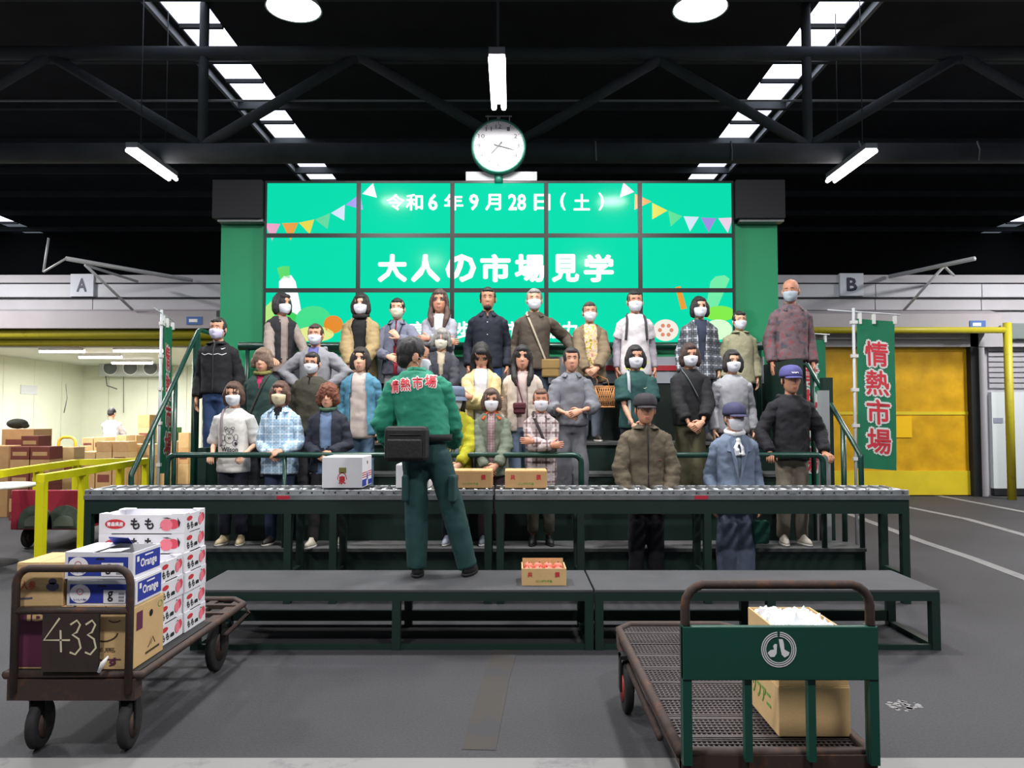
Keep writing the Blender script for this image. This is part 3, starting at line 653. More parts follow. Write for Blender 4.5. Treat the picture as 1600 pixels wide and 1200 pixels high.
MB().add([(-.08, OS[1] / 2, OS[2]), (.02, OS[1] / 2, OS[2]), (.05, OS[1] / 2 - .1, OS[2] + .04), (-.05, OS[1] / 2 - .1, OS[2] + .045), (-.08, OS[1] / 2, OS[2] + .004), (.02, OS[1] / 2, OS[2] + .004), (.05, OS[1] / 2 - .1, OS[2] + .044), (-.05, OS[1] / 2 - .1, OS[2] + .049)], [(0, 1, 2, 3), (4, 5, 6, 7), (0, 1, 5, 4), (1, 2, 6, 5), (2, 3, 7, 6), (3, 0, 4, 7)]).build('flap', m_blue_p, t)
MB().box(-OS[0] / 2 + .01, OS[0] / 2 - .01, -OS[1] / 2 + .01, OS[1] / 2 - .01, OS[2] * .6, OS[2] * .62).build('contents', m_black, t)
# brown cartons below
def nasu(t, sx, sy, sz):
    f = F(sx, sy, sz); r = RF(sx, sy, sz); mb = MB()
    arc = lambda cx, cz, rx, rz, a0, a1: [(cx + rx * math.cos(a0 + (a1 - a0) * i / 10), cz + rz * math.sin(a0 + (a1 - a0) * i / 10)) for i in range(11)]
    stroke(mb, arc(.5, .62, .24, .16, math.pi * 1.05, math.pi * 1.95), .025, f, 0); stroke(mb, arc(.33, .82, .1, .05, math.pi * 1.1, math.pi * 1.9), .02, f, 0); stroke(mb, arc(.68, .82, .1, .05, math.pi * 1.1, math.pi * 1.9), .02, f, 0)
    text_on(mb, 'なす', .25, .8, .06, .2, f, 1, .03); text_on(mb, '群馬', .3, .7, .28, .36, f, 0, .0)
    ms = [m_brown_p, m_purple, m_black, m_green_p]; mb.build('front_print', ms, t); mb = MB()
    poly(mb, [(.08, .6), (.27, .6), (.27, .9), (.08, .9)], r, 1); mb.build('purple_label', ms, t); mb = MB(); disc(mb, .55, .78, .06, .06, r, 2, 10); mb.build('hand_hole', ms, t); mb = MB(); disc(mb, .86, .86, .08, .06, r, 3, 14, .8); mb.build('green_mark', ms, t); mb = MB()
    stroke(mb, [(.46, .22), (.52, .26), (.56, .36), (.56, .24), (.62, .36), (.7, .24)], .02, r, 0)
    poly(mb, [(.38, .12), (.85, .13), (.85, .17), (.38, .16)], r, 0)
    mb.build('side_print', ms, t)
closed_box('tan aubergine carton with a printed smile at the chalked end of the rusty cart', 'box', (-1.91, 3.795, DZ), (.28, .31, .285), m_card2, 0, nasu)
def purple(t, sx, sy, sz):
    f = F(sx, sy, sz); mb = MB(); poly(mb, [(.06, .04), (.75, .04), (.75, .97), (.06, .97)], f, 0); f1 = lambda u, v: (f(u, v)[0], f(u, v)[1] - .001, f(u, v)[2]); text_on(mb, 'lb', .2, .5, .78, .95, f1, 1, .03); mb.build('print', [m_purple, m_card2], t)
closed_box('tan carton with a broad purple panel behind the chalked plate', 'box', (-2.195, 3.795, DZ), (.27, .29, .285), m_card2, 0, purple)
def fruit(t, sx, sy, sz):
    f = F(sx, sy, sz); mb = MB(); text_on(mb, '人参', .1, .42, .38, .6, f, 0, .02); mb.build('lettering', [M('orange red print', '#c8583c', .7)], t); mb = MB(); disc(mb, .78, .46, .14, .1, f, 1, 14); disc(mb, .78, .58, .09, .07, f, 1, 14); poly(mb, [(.1, .16), (.36, .18), (.36, .22), (.1, .2)], f, 1)
    poly(mb, [(.25, .85), (.9, .88), (.9, .93), (.25, .9)], f, 2); mb.build('print', [M('orange red print', '#c8583c', .7), M('slate print', '#51506a', .7), m_brown_p], t)
closed_box('tan carton with faded red and blue prints beside the orange cartons', 'box', (-2.222, 3.79, BZ), (.22, .28, .2), m_card2, 0, fruit)

def wheel(mb, c, r, wd, mi=0):
    mb.lathe([(r * .55, -wd / 2), (r * .9, -wd / 2), (r, -wd * .3), (r, wd * .3), (r * .9, wd / 2), (r * .55, wd / 2)], 20, mi, True, Matrix.Translation(c) @ Matrix.Rotation(math.pi / 2, 4, 'Y'))
def caster(t, x, y, r, top, steer=0.0, hubmat=None):
    m = Matrix.Translation((x, y, 0)) @ Matrix.Rotation(steer, 4, 'Z'); mb = MB(); wheel(mb, (0, 0, r), r, .045)
    mb.v = [tuple(m @ Vector(v)) for v in mb.v]; wv = mb.build('wheel', m_blackrub, t)
    hb = MB(); hb.tube([(-.028, 0, r), (.028, 0, r)], r * .57, 16, mat=m); hb.build('hub', hubmat or m_rust, wv)
    fk = MB(); fk.box(-.038, -.03, -.03, .03, r - .02, top, mat=m).box(.03, .038, -.03, .03, r - .02, top, mat=m).box(-.038, .038, -.04, .04, top - .02, top, mat=m); fk.build('fork', m_dark, t)
def rounded_handle(x0, x1, y, z0, z1, rc=.07, lean=0.0):
    q = [(x0, y, z0), (x0, y, z1 - rc)] + [(x0 + rc - rc * math.cos(a), y, z1 - rc + rc * math.sin(a)) for a in (.35, .7, 1.05, 1.4)] + [(x1 - rc + rc * math.sin(a), y, z1 - rc + rc * math.cos(a)) for a in (.17, .5, .85, 1.2)] + [(x1, y, z1 - rc), (x1, y, z0)]
    return [(a, b + lean * (c - z0), c) for a, b, c in q]
# ---- rusty cart with the chalked plate
X0, X1, Y0, Y1 = -2.35, -1.72, 3.62, 5.1
t = thing('handcart', 'rusty brown handcart with chalked number plate, loaded with fruit boxes', 'cart', (0, 0, 0))
MB().tube([(X0, Y0, .355), (X1, Y0, .355), (X1, Y1 - .12, .355), (X1 - .1, Y1, .355), (X0 + .1, Y1, .355), (X0, Y1 - .12, .355), (X0, Y0, .355)], .02, 8).build('deck_frame', m_rust, t)
MB().box(X0 + .02, X1 - .02, Y0 - .02, Y0 + .05, .245, .34).build('end_channel', m_rust, t)
for x in (X0 + .06, -2.1, -1.97, X1 - .09): MB().box(x, x + .05, Y0, Y1 - .02, .32, .352).build('deck_bar', m_rust, t)
for k in range(7): MB().box(X0 + .02, X1 - .02, Y0 + .1 + k * .2, Y0 + .14 + k * .2, .335, .362).build('deck_slat', m_rust, t)
MB().box(X0 + .02, X1 - .02, Y0 + .02, 4.5, .355, .37).build('deck_board', m_dark, t)
MB().tube([(X1, Y1 - .12, .355), (X1 + .0, Y1 - .02, .27), (X1 - .02, 4.72, .23)], .014, 8).build('end_brace', m_rust, t)
MB().tube(rounded_handle(X0 + .05, X1 - .05, Y0 - .02, .28, .85), .018, 10).build('handle', m_rust, t)
MB().tube([(X0 + .05, Y0 - .02, .655), (X1 - .05, Y0 - .02, .655)], .018, 8).build('cross_bar', m_rust, t)
pl = MB().box(-2.165, -1.905, Y0 - .035, Y0 - .02, .38, .645).build('number_plate', M('brown board', '#2f2522', .8, 0, .2, 10), t)
mb = MB(); g = lambda u, v: (u, Y0 - .0365, v); chalk = .009
stroke(mb, [(-2.085, .625), (-2.155, .525), (-2.035, .525)], chalk, g); stroke(mb, [(-2.08, .57), (-2.075, .47)], chalk, g)
for ox in (-2.035, -1.965): stroke(mb, [(ox, .595), (ox + .03, .615), (ox + .045, .595), (ox + .03, .56), (ox + .01, .55), (ox + .04, .53), (ox + .05, .49), (ox + .025, .46), (ox + .0, .47)], chalk, g)
mb.build('chalk_number', M('chalk', '#cfc8a8', .9), pl)
MB().tube([(-1.86, Y0 - .03, .45), (-1.88, Y0 - .04, .42), (-1.9, Y0 - .035, .38)], [.004, .012, .008], 6).build('plastic_tie', m_white, t)
for x in (-2.22, -1.8): caster(t, x, Y0 + .06, .115, .25, .12)
for x in (-2.25, -1.81): caster(t, x, 4.78, .15, .33)
# ---- green plate handcart
X0, X1, Y0, Y1 = .605, 1.28, 2.8, 4.5
t = thing('handcart', 'handcart with grated deck and a green end plate bearing a round emblem', 'cart', (0, 0, 0))
MB().tube([(X0, Y0, .35), (X1, Y0, .35), (X1, Y1 - .1, .35), (X1 - .08, Y1, .35), (X0 + .08, Y1, .35), (X0, Y1 - .1, .35), (X0, Y0, .35)], .022, 8).build('deck_frame', m_rust, t)
MB().box(X0, X1, Y0 - .02, Y0 + .03, .265, .35).build('end_channel', m_rust, t)
for x in (X0 + .0, X1 - .02): MB().box(x, x + .02, Y0, Y1 - .1, .29, .35).build('side_rail', m_rust, t)
m_grate = M('dark steel grating', '#4d4648', .6, .4, .2, 8)
for k in range(8): MB().box(X0 + .02, X1 - .02, Y0 + .12 + k * .2, Y0 + .155 + k * .2, .315, .35).build('deck_slat', m_grate, t)
for x in (X0 + .16, X0 + .36, X0 + .56): MB().box(x, x + .03, Y0 + .03, Y1 - .05, .3, .33).build('deck_bar', m_grate, t)
mb = MB(); n = 34
for k in range(n): x = X0 + .02 + (X1 - X0 - .04) * k / (n - 1); mb.box(x - .0035, x + .0035, Y0 + .03, Y1 - .04, .338, .348)
for k in range(64): y = Y0 + .03 + (Y1 - Y0 - .07) * k / 63; mb.box(X0 + .02, X1 - .02, y - .004, y + .004, .34, .35)
tag(mb.build('grating', m_grate, t), kind='stuff')
MB().tube([(X0 + .0, Y1 - .1, .34), (X0 + .0, Y1 - .12, .26), (X0 + .02, Y0 + .5, .2)], .016, 8).build('side_brace', m_rust, t)
MB().tube(rounded_handle(X0 + .012, X1 - .005, Y0 - .03, .28, .955, .075), .017, 10).build('handle', m_rust, t)
m_gplate = M('green end plate', '#14463a', .4, 0, .08, 6)
for x in (X0 + .012, X1 - .005): MB().box(x - .016, x + .016, Y0 - .055, Y0 - .012, .33, .812).build('upright', m_gplate, t)
pl = MB().box(X0 - .004, X1 + .011, Y0 - .058, Y0 - .03, .625, .812).build('end_plate', m_gplate, t, .004)
for x in (X0 + .228, X0 + .452): MB().box(x - .013, x + .013, Y0 - .05, Y0 - .02, .34, .63).build('plate_bar', m_gplate, t)
mb = MB(); ex, ez = P(1217, 1015, Y0 - .06).x, P(1217, 1015, Y0 - .06).z; g = lambda u, v: (ex + u, Y0 - .0595, ez + v)
for ro, ri in ((.062, .94), (.055, .93), (.048, .93)): disc(mb, 0, 0, ro, ro, g, 0, 36, ri, math.pi / 2 + .08, math.pi * 2.5 - .08)
poly(mb, [(-.006, .018), (-.014, .02), (-.02, .012), (-.017, .0), (-.03, -.002), (-.04, -.012), (-.03, -.026), (-.016, -.026), (-.008, -.014)], g); poly(mb, [(.0, .036), (.014, .036), (.018, .022), (.02, .0), (.038, -.01), (.034, -.02), (.02, -.028), (.01, -.018), (.004, .01)], g)
mb.build('emblem', M('emblem white', '#e4e4e6', .5), pl)
for x in (X0 + .07, X1 - .12): caster(t, x, Y0 + .1, .11, .27, .1)
for x in (X0 + .0, X1 - .03): caster(t, x, 4.12, .13, .3, 0, M('red hub', '#a8322c', .5))
# cartons on it
def soya(t, sx, sy, sz):
    r = LF(sx, sy, sz); mb = MB(); text_on(mb, 'ソフアニ', .18, .78, .36, .7, r, 0, .03); mb.build('print', [m_green_p], t)
closed_box('plain tan carton with green lettering on the grated handcart', 'box', (1.135, 3.12, .353), (.27, .38, .185), m_card2, 0, soya)
t = thing('cardboard_box', 'open tan carton with plastic wrap, stacked on another on the grated handcart', 'box', (1.135, 3.12, .543))
inst(tray_mesh(.262, .37, .2, m_card2, .006, False), 'carton', t); MB().box(-.13, .13, -.18, .18, .02, .17).build('contents', m_cardin, t); MB().box(-.14, .14, -.19, -.187, .1, .108).build('tape_line', m_cardin, t)
wrap = MB(); rr = random.Random(3); n = 22; vs_ = []; 
for j in range(n):
    for i in range(n):
        e = min(i, j, n - 1 - i, n - 1 - j); vs_.append((-.12 + .24 * i / (n - 1) + rr.uniform(-.006, .006), -.17 + .34 * j / (n - 1) + rr.uniform(-.006, .006), .175 + (.012 + .035 * rr.random() ** 1.5 if e else .0)))
wrap.add(vs_, [(j * n + i, j * n + i + 1, (j + 1) * n + i + 1, (j + 1) * n + i) for j in range(n - 1) for i in range(n - 1)])
wrap.add([(-.06, -.12, .19), (-.01, -.12, .19), (-.03, -.1, .25), (-.05, -.08, .19)], [(0, 1, 2), (1, 3, 2), (3, 0, 2)]); wrap.build('plastic_wrap', M('clear plastic film', '#dfe3e8', .15, 0, .1, 30), t)

# ---- boxes on the conveyor and platform
def kyosen(t, sx, sy, sz, x0=.06):
    f = F(sx, sy, sz)
    for ch, u0 in (('共', .13), ('撰', .74)): mb = MB(); text_on(mb, ch, u0, u0 + .11, .48, .8, f, 0, .04); mb.build('red_mark', m_red, t)
    mb = MB(); text_on(mb, 'にいがた千曲', .32, .68, .18, .34, f, 1, .02)
    mb.build('print', [m_red, m_green_p], t)
def conv_box(xa, xb, ytop, label):
    a, b = P(xa, 755, CY0 + .06), P(xb, 755, CY0 + .06); sx = b.x - a.x; h = P(xa, ytop, CY0 + .06).z - (CZ + .01)
    return closed_box(label, 'box', ((a.x + b.x) / 2, CY0 + .06 + .16, CZ + .008), (sx, .32, h), m_card, 0, kyosen)
conv_box(701, 769, 736, 'flat tan carton with red marks on the conveyor beside the man in green')
conv_box(789, 855, 736, 'flat tan carton with red marks on the conveyor under the plaid shirt')
t = thing('peach_box', 'open tan box of red peaches with red marks on the platform edge', 'box', (P(850, 910, 5.32).x, 5.43, PZ))
KX, KY, KZ = .305, .24, .115
inst(tray_mesh(KX, KY, KZ, m_card2, .008, False), 'carton', t); kyosen(t, KX, KY, KZ); MB().box(-KX / 2 + .008, KX / 2 - .008, KY / 2 - .009, KY / 2 - .008, KZ, KZ + .03).build('back_flap', m_card2, t)
pf = MB(); 
rs = []
for k in range(11):
    a = math.pi * k / 10 - math.pi / 2; rs.append([((.033 * math.cos(a) * (1 - .1 * max(0, math.cos(i * math.pi / 8)) ** 6) + 1e-4) * math.cos(i * math.pi / 8), (.033 * math.cos(a) + 1e-4) * math.sin(i * math.pi / 8), .033 * math.sin(a) - .006 * max(0, math.sin(a)) ** 8) for i in range(16)])
pf.rings(rs); pm_ = pf.mesh('fruit_body', M('peach skin', '#e8705c', .55, 0, .35, 22)); st = MB().tube([(0, 0, .026), (.003, 0, .038)], .003, 6).mesh('stalk', m_brown_p)
for j in range(2):
    for i in range(4):
        o = inst(pm_, 'peach', None, (t.location.x - .105 + .07 * i, 5.43 - .045 + .085 * j, PZ + .085 + .012 * j), (random.uniform(-.4, .4), random.uniform(-.4, .4), random.uniform(0, 6))); tag(o, 'red and orange peach lying in the open tan box on the platform', 'peach', 'peaches in the open box'); inst(st, 'stalk', o)
a = P(503, 752, CY0 - .02); b = P(566, 752, CY0 - .02)
t = thing('white_carton', 'white carton with a red round mark and striped side on the conveyor', 'box', ((a.x + b.x) / 2, CY0 + .19, CZ + .016), 0)
WX, WY, WZ = b.x - a.x, .42, P(503, 717, CY0).z - CZ
wb_ = MB().box(-WX / 2, WX / 2, -WY / 2, WY / 2, 0, WZ).build('carton', m_boxwhite, t, .004)
mb = MB(); f = F(WX, WY, WZ); r = RF(WX, WY, WZ); text_on(mb, '泉', .41, .59, .12, .4, f, 0, .05); disc(mb, .5, .27, .12, .24, f, 0, 24, .86, 0, math.pi)
poly(mb, [(.42, .48), (.6, .48), (.6, .66), (.42, .66)], f, 3)
ms = [m_red, m_blue_p, m_black, M('olive window', '#7a7838', .6)]; mb.build('front_print', ms, t); mb = MB()
for k in range(3):
    for u0, u1 in ((0, .42), (.6, 1)): q = MB(); poly(q, [(u0, .46 - .07 * k), (u1, .46 - .07 * k), (u1, .49 - .07 * k), (u0, .49 - .07 * k)], r); q.build('stripe', m_red, t)
q = MB(); poly(q, [(0, .04), (.42, .04), (.42, .26), (0, .26)], r); q.build('blue_block', m_blue_p, t); q = MB(); poly(q, [(.6, .04), (1, .04), (1, .2), (.6, .2)], r); q.build('blue_block', m_blue_p, t); text_on(mb, 'A', .42, .6, .2, .5, r, 1, .04); poly(mb, [(.48, .74), (.56, .74), (.56, .84), (.48, .84)], r, 2)
mb.build('side_print', ms, t)
a = P(618, 752, CY0 + .05)
closed_box('white carton on the conveyor half hidden by the man in green', 'box', (a.x + .14, CY0 + .22, CZ + .008), (.28, .3, P(618, 727, CY0).z - CZ - .01), m_boxwhite, 0, None)

# ---- banners
m_cloth = M('green banner cloth', '#1f7a58', .8, 0, .06, 5); m_pole = M('white pole', '#c6cbd0', .4)
def banner(x, y, Y, zb, zt, wd, label, rz=0, turn=0):
    base = P(x, y, Y); t = thing('nobori_banner', label, 'banner', (base.x, Y, 0), turn)
    MB().tube([(0, 0, 0), (.01, 0, zt + .12)], .016, 10).build('pole', m_pole, t); MB().tube([(-.28, 0, zt + .1), (wd + .06, 0, zt + .045)], .008, 8).build('top_rod', m_pole, t)
    wave = lambda u, v: .012 * math.sin(u * 9 + v * 2) + .015 * (u / wd) * math.sin(v * 3)
    mb = MB(); nx, nz = 10, 24; vv = []
    for s in (0, .004):
        for j in range(nz + 1):
            for i in range(nx + 1):
                u = .04 + (wd - .04) * i / nx; v = zb + (zt - zb) * j / nz; vv.append((u - .02 * (1 - j / nz), -.01 + wave(u, v) + s, v - .03 * i / nx))
    k = (nx + 1) * (nz + 1); fs = [(j * (nx + 1) + i, j * (nx + 1) + i + 1, (j + 1) * (nx + 1) + i + 1, (j + 1) * (nx + 1) + i) for j in range(nz) for i in range(nx)]
    mb.add(vv, fs + [tuple(q + k for q in f) for f in fs], 0, True); mb.build('cloth', m_cloth, t)
    for bold, mat, off in ((.1, M('banner white', '#dfe3df', .8), -.016), (.022, M('banner red', '#d23a48', .8), -.019)):
        mb = MB(); n = 4; ch = (zt - zb) * .78 / 4
        for q, c in enumerate('情熱市場'):
            vs__, fs__ = text_geo(c, bold); vs0, _ = text_geo(c, .022); xs_ = [p[0] for p in vs0]; ys_ = [p[1] for p in vs0]; x0, x1, y0, y1 = min(xs_), max(xs_), min(ys_), max(ys_)
            cx_, cz_ = .04 + (wd - .04) * .52, zt - (zt - zb) * .13 - ch * (q + .5); sc = ch * .86; sw = (wd - .04) * .62
            mb.add([((lambda U, V: (U - .01, off - p[2] + wave(U, V), V - .03 * (U / wd)))(cx_ + ((p[0] - x0) / (x1 - x0) - .5) * sw, cz_ + ((p[1] - y0) / (y1 - y0) - .5) * sc)) for p in vs__], fs__, 0)
        mb.build('lettering', mat, t)
    for v in (zt - .04, zt - .42, zt - .8, zt - 1.2, zb + .1): MB().box(-.025, .05, -.022, .02, v - .018, v + .018).build('loop', m_white, t)
    for u in (.08, wd * .5, wd): MB().box(u - .015, u + .015, -.02, .02, zt - .06, zt + .07 - .04 * u / wd).build('loop', m_white, t)
    return t
by = 8.6; q = P(1338, 700, by)
banner(1336, 700, by, P(1340, 731, by).z, P(1340, 498, by).z, P(1402, 600, by).x - P(1336, 600, by).x, 'tall green banner with four red characters before the yellow sheet door')
by2 = 10.3
banner(1214, 700, by2, P(1240, 760, by2).z, P(1240, 528, by2).z, P(1292, 600, by2).x - P(1214, 600, by2).x, 'green banner half hidden behind the stand by the yellow sheet door')
by3 = 8.9
banner(248, 700, by3, P(248, 740, by3).z, P(248, 500, by3).z, .48, 'green banner seen edge on beside the stair rail of the cold room side', 0, math.radians(99))

# ---- yellow barriers
def barrier(segs, posts, label, h=.96):
    t = thing('guard_barrier', label, 'barrier')
    for a, b in zip(segs, segs[1:]):
        d = Vector((b[0] - a[0], b[1] - a[1], 0)); L = d.length; ang = math.atan2(d.y, d.x); m = Matrix.Translation((a[0], a[1], 0)) @ Matrix.Rotation(ang, 4, 'Z')
        MB().box(-.04, L + .04, -.04, .04, h - .08, h, mat=m).build('top_rail', m_yellow, t)
    for a in posts: MB().box(a[0] - .04, a[0] + .04, a[1] - .04, a[1] + .04, 0, h - .08).box(a[0] - .08, a[0] + .08, a[1] - .08, a[1] + .08, 0, .015).build('post', m_yellow, t)
p1, p2, p3 = G(66, 741, .96), G(131, 731, .96), G(228, 716, .96)
barrier([p1, p2, p3], [p1, p2, G(188, 722, .96), p3], 'yellow square tube barrier beside the conveyor end')
q0, q1, q2, q3 = G(-30, 739, .96), G(75, 724, .96), G(120, 718, .96), G(225, 715.5, .96)
barrier([q0, q1, q2, q3], [q0, G(60, 726, .96), q2], 'yellow square tube barrier further back, before the cold room boxes')
# ---- low red trolley behind the yellow barrier
m_redp = M('red panel', '#a02a3e', .5, 0, .1, 4)
ry = 9.1; a, b = P(17, 790, ry), P(137, 790, ry); zt, zb_ = P(60, 766, ry).z, P(60, 828, ry).z
t = thing('red_trolley', 'low trolley with a red end panel and two grey round lamps', 'trolley')
MB().box(a.x, b.x, ry, ry + .06, zb_, zt).build('end_panel', m_redp, t, .01); MB().box(a.x, b.x, ry + .06, ry + 1.5, zb_ + .05, zb_ + .2).build('bed', m_dark, t); MB().box(b.x - .06, b.x, ry + .06, ry + 1.5, zb_ + .02, zt - .1).build('side_panel', m_redp, t)
for u in (.34, .72):
    cxx = a.x + (b.x - a.x) * u; pr = [(cxx + .2 * math.cos(q), zb_ + .02 + .27 * max(0, math.sin(q)) ** .7) for q in [math.pi * i / 14 for i in range(15)]]; o = MB().prism(pr, ry - .03, ry, 'y').build('lamp_recess', M('grey recess', '#4e5a50', .7, 0, .3, 8), t)
    MB().prism([(cxx + .12 * math.cos(q), zb_ + .05 + .12 * max(0, math.sin(q)) ** .7) for q in [math.pi * i / 14 for i in range(15)]], ry - .045, ry - .03, 'y').build('lens', M('dim lens', '#6c7468', .3), o)
for x in (a.x + .12, b.x - .12):
    for y in (ry + .15, ry + 1.3): caster(t, x, y, .12, zb_ + .05)
t = thing('work_table', 'small round white topped table beside the red trolley', 'table', (P(-12, 755, 8.2).x, 8.2, 0)); zt = P(0, 757, 8.2).z
MB().lathe([(.001, zt - .03), (.4, zt - .03), (.41, zt - .015), (.4, zt), (.001, zt)], 28).build('top', m_white, t); MB().tube([(0, 0, 0), (0, 0, zt - .03)], .04, 10).build('pedestal', m_dark, t); MB().lathe([(.001, .03), (.25, .02), (.26, 0)], 20).build('foot', m_dark, t)

# ---- cold room goods
m_crim = M('crimson print carton', '#7a3f34', .8, 0, .1, 6)
def goods(x0, x1, y0, y1, Y, label, mat=m_card, d=.4, group=None, z0=None):
    a, b = P(x0, y1, Y), P(x1, y0, Y); z = a.z if z0 is None else z0
    s = (b.x - a.x, d, b.z - z)
    def pr(t, sx, sy, sz):
        mb = MB(); f = F(sx, sy, sz); poly(mb, [(.12, .3), (.88, .3), (.88, .62), (.12, .62)], f, 0); mb.build('print', [m_crim if mat is not m_crim else m_card], t)
    return closed_box(label, 'box', ((a.x + b.x) / 2, Y + d / 2, max(z, 0)), s, mat, 0, pr if (mat is m_crim or random.random() < .5) else None, group)
GA, GB, GC = 'red printed cartons by the cold room', 'brown cartons in the cold room', 'pale cartons by the cold room'
def pile(x0, x1, Y, tops, label, mats, d=.4, group=None):
    """Cartons stacked from the floor up; tops: pixel rows of their upper edges, lowest carton first."""
    a, b = P(x0, 700, Y), P(x1, 700, Y); z = 0.0
    for k, yt in enumerate(tops):
        zt_ = P(x0, yt, Y).z; h = zt_ - z - .006
        def pr(t, sx, sy, sz, m=mats[k % len(mats)]):
            mb = MB(); poly(mb, [(.12, .3), (.88, .3), (.88, .62), (.12, .62)], F(sx, sy, sz), 0); mb.build('print', [m_crim if m is not m_crim else m_card], t)
        m = mats[k % len(mats)]
        nth = '' if len(tops) == 1 else ', topmost of its pile' if k == len(tops) - 1 else ', ' + ('lowest', 'second from the floor', 'third from the floor', 'fourth from the floor', 'fifth from the floor')[k]
        closed_box(label + nth, 'box', ((a.x + b.x) / 2, Y + d / 2, z), (b.x - a.x - .01, d, h), m, 0, pr if m is m_crim or (k + int(x0)) % 3 == 0 else None, group); z = zt_
LA = 'red printed carton piled behind the yellow barriers'
pile(16, 46, 11.6, (800, 779, 758, 738, 718, 698), LA, [m_crim, m_card, m_crim], .34, GA); pile(47, 78, 11.6, (800, 779, 758, 738, 718, 698), LA, [m_crim, m_card, m_crim], .34, GA); pile(32, 60, 12.05, (790, 740, 700, 681), LA, [m_crim, m_card, m_crim], .34, GA)
pile(2, 53, 12.6, (712,), 'large brown carton under the one with the dark bag', [m_card], .5); goods(2, 53, 671, 711.6, 12.6, 'large brown carton with a dark bag lying on it', m_card, .5); pile(-34, 14, 12.0, (697,), 'tall brown carton at the edge of the red printed pile', [m_card], .5)
mb = MB(); c0 = P(27, 670, 12.8); mb.ball((c0.x, c0.y, c0.z + .085), (.17, .12, .085), 14, 8); mb.ball((c0.x + .12, c0.y, c0.z + .05), (.07, .08, .045), 10, 6); o = mb.build('cloth_bag', M('dark olive bag', '#2e3028', .9, 0, .3, 20, .4, 12)); tag(o, 'dark olive crumpled bag on the large brown carton', 'bag')
pile(79, 97, 13.2, (745, 716, 699), 'pale carton beside the red printed pile', [m_card2], .34, GC); pile(98, 116, 13.2, (745, 716, 699), 'pale carton beside the red printed pile', [m_card2], .34, GC)
LB = 'plain brown carton piled before the white shirted worker'
for (x0, x1, Y, tops) in ((127, 149, 16.6, (727, 706)), (150, 175, 16.6, (727, 706, 690)), (176, 199, 16.6, (727, 706, 690)), (121, 127, 17.2, (715, 697)), (128, 145, 18.0, (705, 684)), (146, 165, 18.0, (705, 683)), (181, 197, 18.2, (705, 680))): pile(x0, x1, Y, tops, LB, [m_card, m_card2], .45, GB)
LB2 = 'plain brown carton piled beside the cold room stair rail'
for (x0, x1, Y, tops) in ((214, 233, 20.4, (710, 690, 668, 648)), (200, 221, 17.2, (730, 712, 694)), (222, 241, 17.2, (730, 712, 694)), (200, 213, 19.0, (705, 680)), (248, 261, 17.4, (730, 712)), (267, 277, 17.9, (730, 710, 690)), (278, 295, 17.9, (725, 700, 676))): pile(x0, x1, Y, tops, LB2, [m_card2, m_card], .45, GB + ' by the rail')
goods(264, 274, 668, 688.8, 17.92, 'green leafy crate behind the stair rail', M('leaf green crate', '#4f7a48', .8, 0, .3, 12), .35)
def loophandle(x0, x1, y0, Y, label):
    a, b = P(x0, y0, Y), P(x1, y0, Y); t = thing('trolley_handle_frame', label, 'trolley', (a.x, Y, 0)); W_ = b.x - a.x
    MB().tube(rounded_handle(0, W_, 0, .3, a.z, .14), .035, 10).build('handle', M('amber paint', '#d9a428', .5), t); MB().box(-.05, W_ + .05, 0, 1.0, .2, .28).build('deck', m_dark, t)
    for x in (.05, W_ - .05):
        for y in (.1, .9): caster(t, x, y, .09, .2)
loophandle(92, 118, 683, 18.8, 'amber loop handled trolley beside the pale cartons'); loophandle(44, 68, 686, 14.0, 'amber loop handled trolley behind the red printed pile')
# ================================================================ PEOPLE
def cloth(name, col, var=.08, bump=.25):
    return M('cloth ' + name, col, .85, 0, var, 14, bump, 260)
def plaid(name, base, lines, sc=30.0):
    """Woven check: lines is a list of (colour, strength, frequency, width)."""
    key = 'plaid ' + name
    if key in MATS: return MATS[key]
    m = bpy.data.materials.new(key); m.use_nodes = True; nt = m.node_tree; b = nt.nodes['Principled BSDF']; b.inputs['Roughness'].default_value = .85
    tc = nt.nodes.new('ShaderNodeTexCoord'); sp = nt.nodes.new('ShaderNodeSeparateXYZ'); nt.links.new(tc.outputs['Object'], sp.inputs[0])
    def math_(op, a, c=None):
        n = nt.nodes.new('ShaderNodeMath'); n.operation = op
        for i, q in enumerate((a, c)):
            if q is None: continue
            if isinstance(q, (int, float)): n.inputs[i].default_value = q
            else: nt.links.new(q, n.inputs[i])
        return n.outputs[0]
    prev = nt.nodes.new('ShaderNodeRGB').outputs[0]; prev.default_value = (*srgb(base), 1)
    for col, st, fr, wd in lines:
        for ax in ('X', 'Z'):
            w_ = math_('PINGPONG', math_('MULTIPLY', sp.outputs[ax], fr), .5); k = math_('MULTIPLY', math_('LESS_THAN', w_, wd / 2), st)
            mx = nt.nodes.new('ShaderNodeMixRGB'); nt.links.new(k, mx.inputs[0]); nt.links.new(prev, mx.inputs[1]); mx.inputs[2].default_value = (*srgb(col), 1); prev = mx.outputs[0]
    nt.links.new(prev, b.inputs['Base Color']); MATS[key] = m; return m
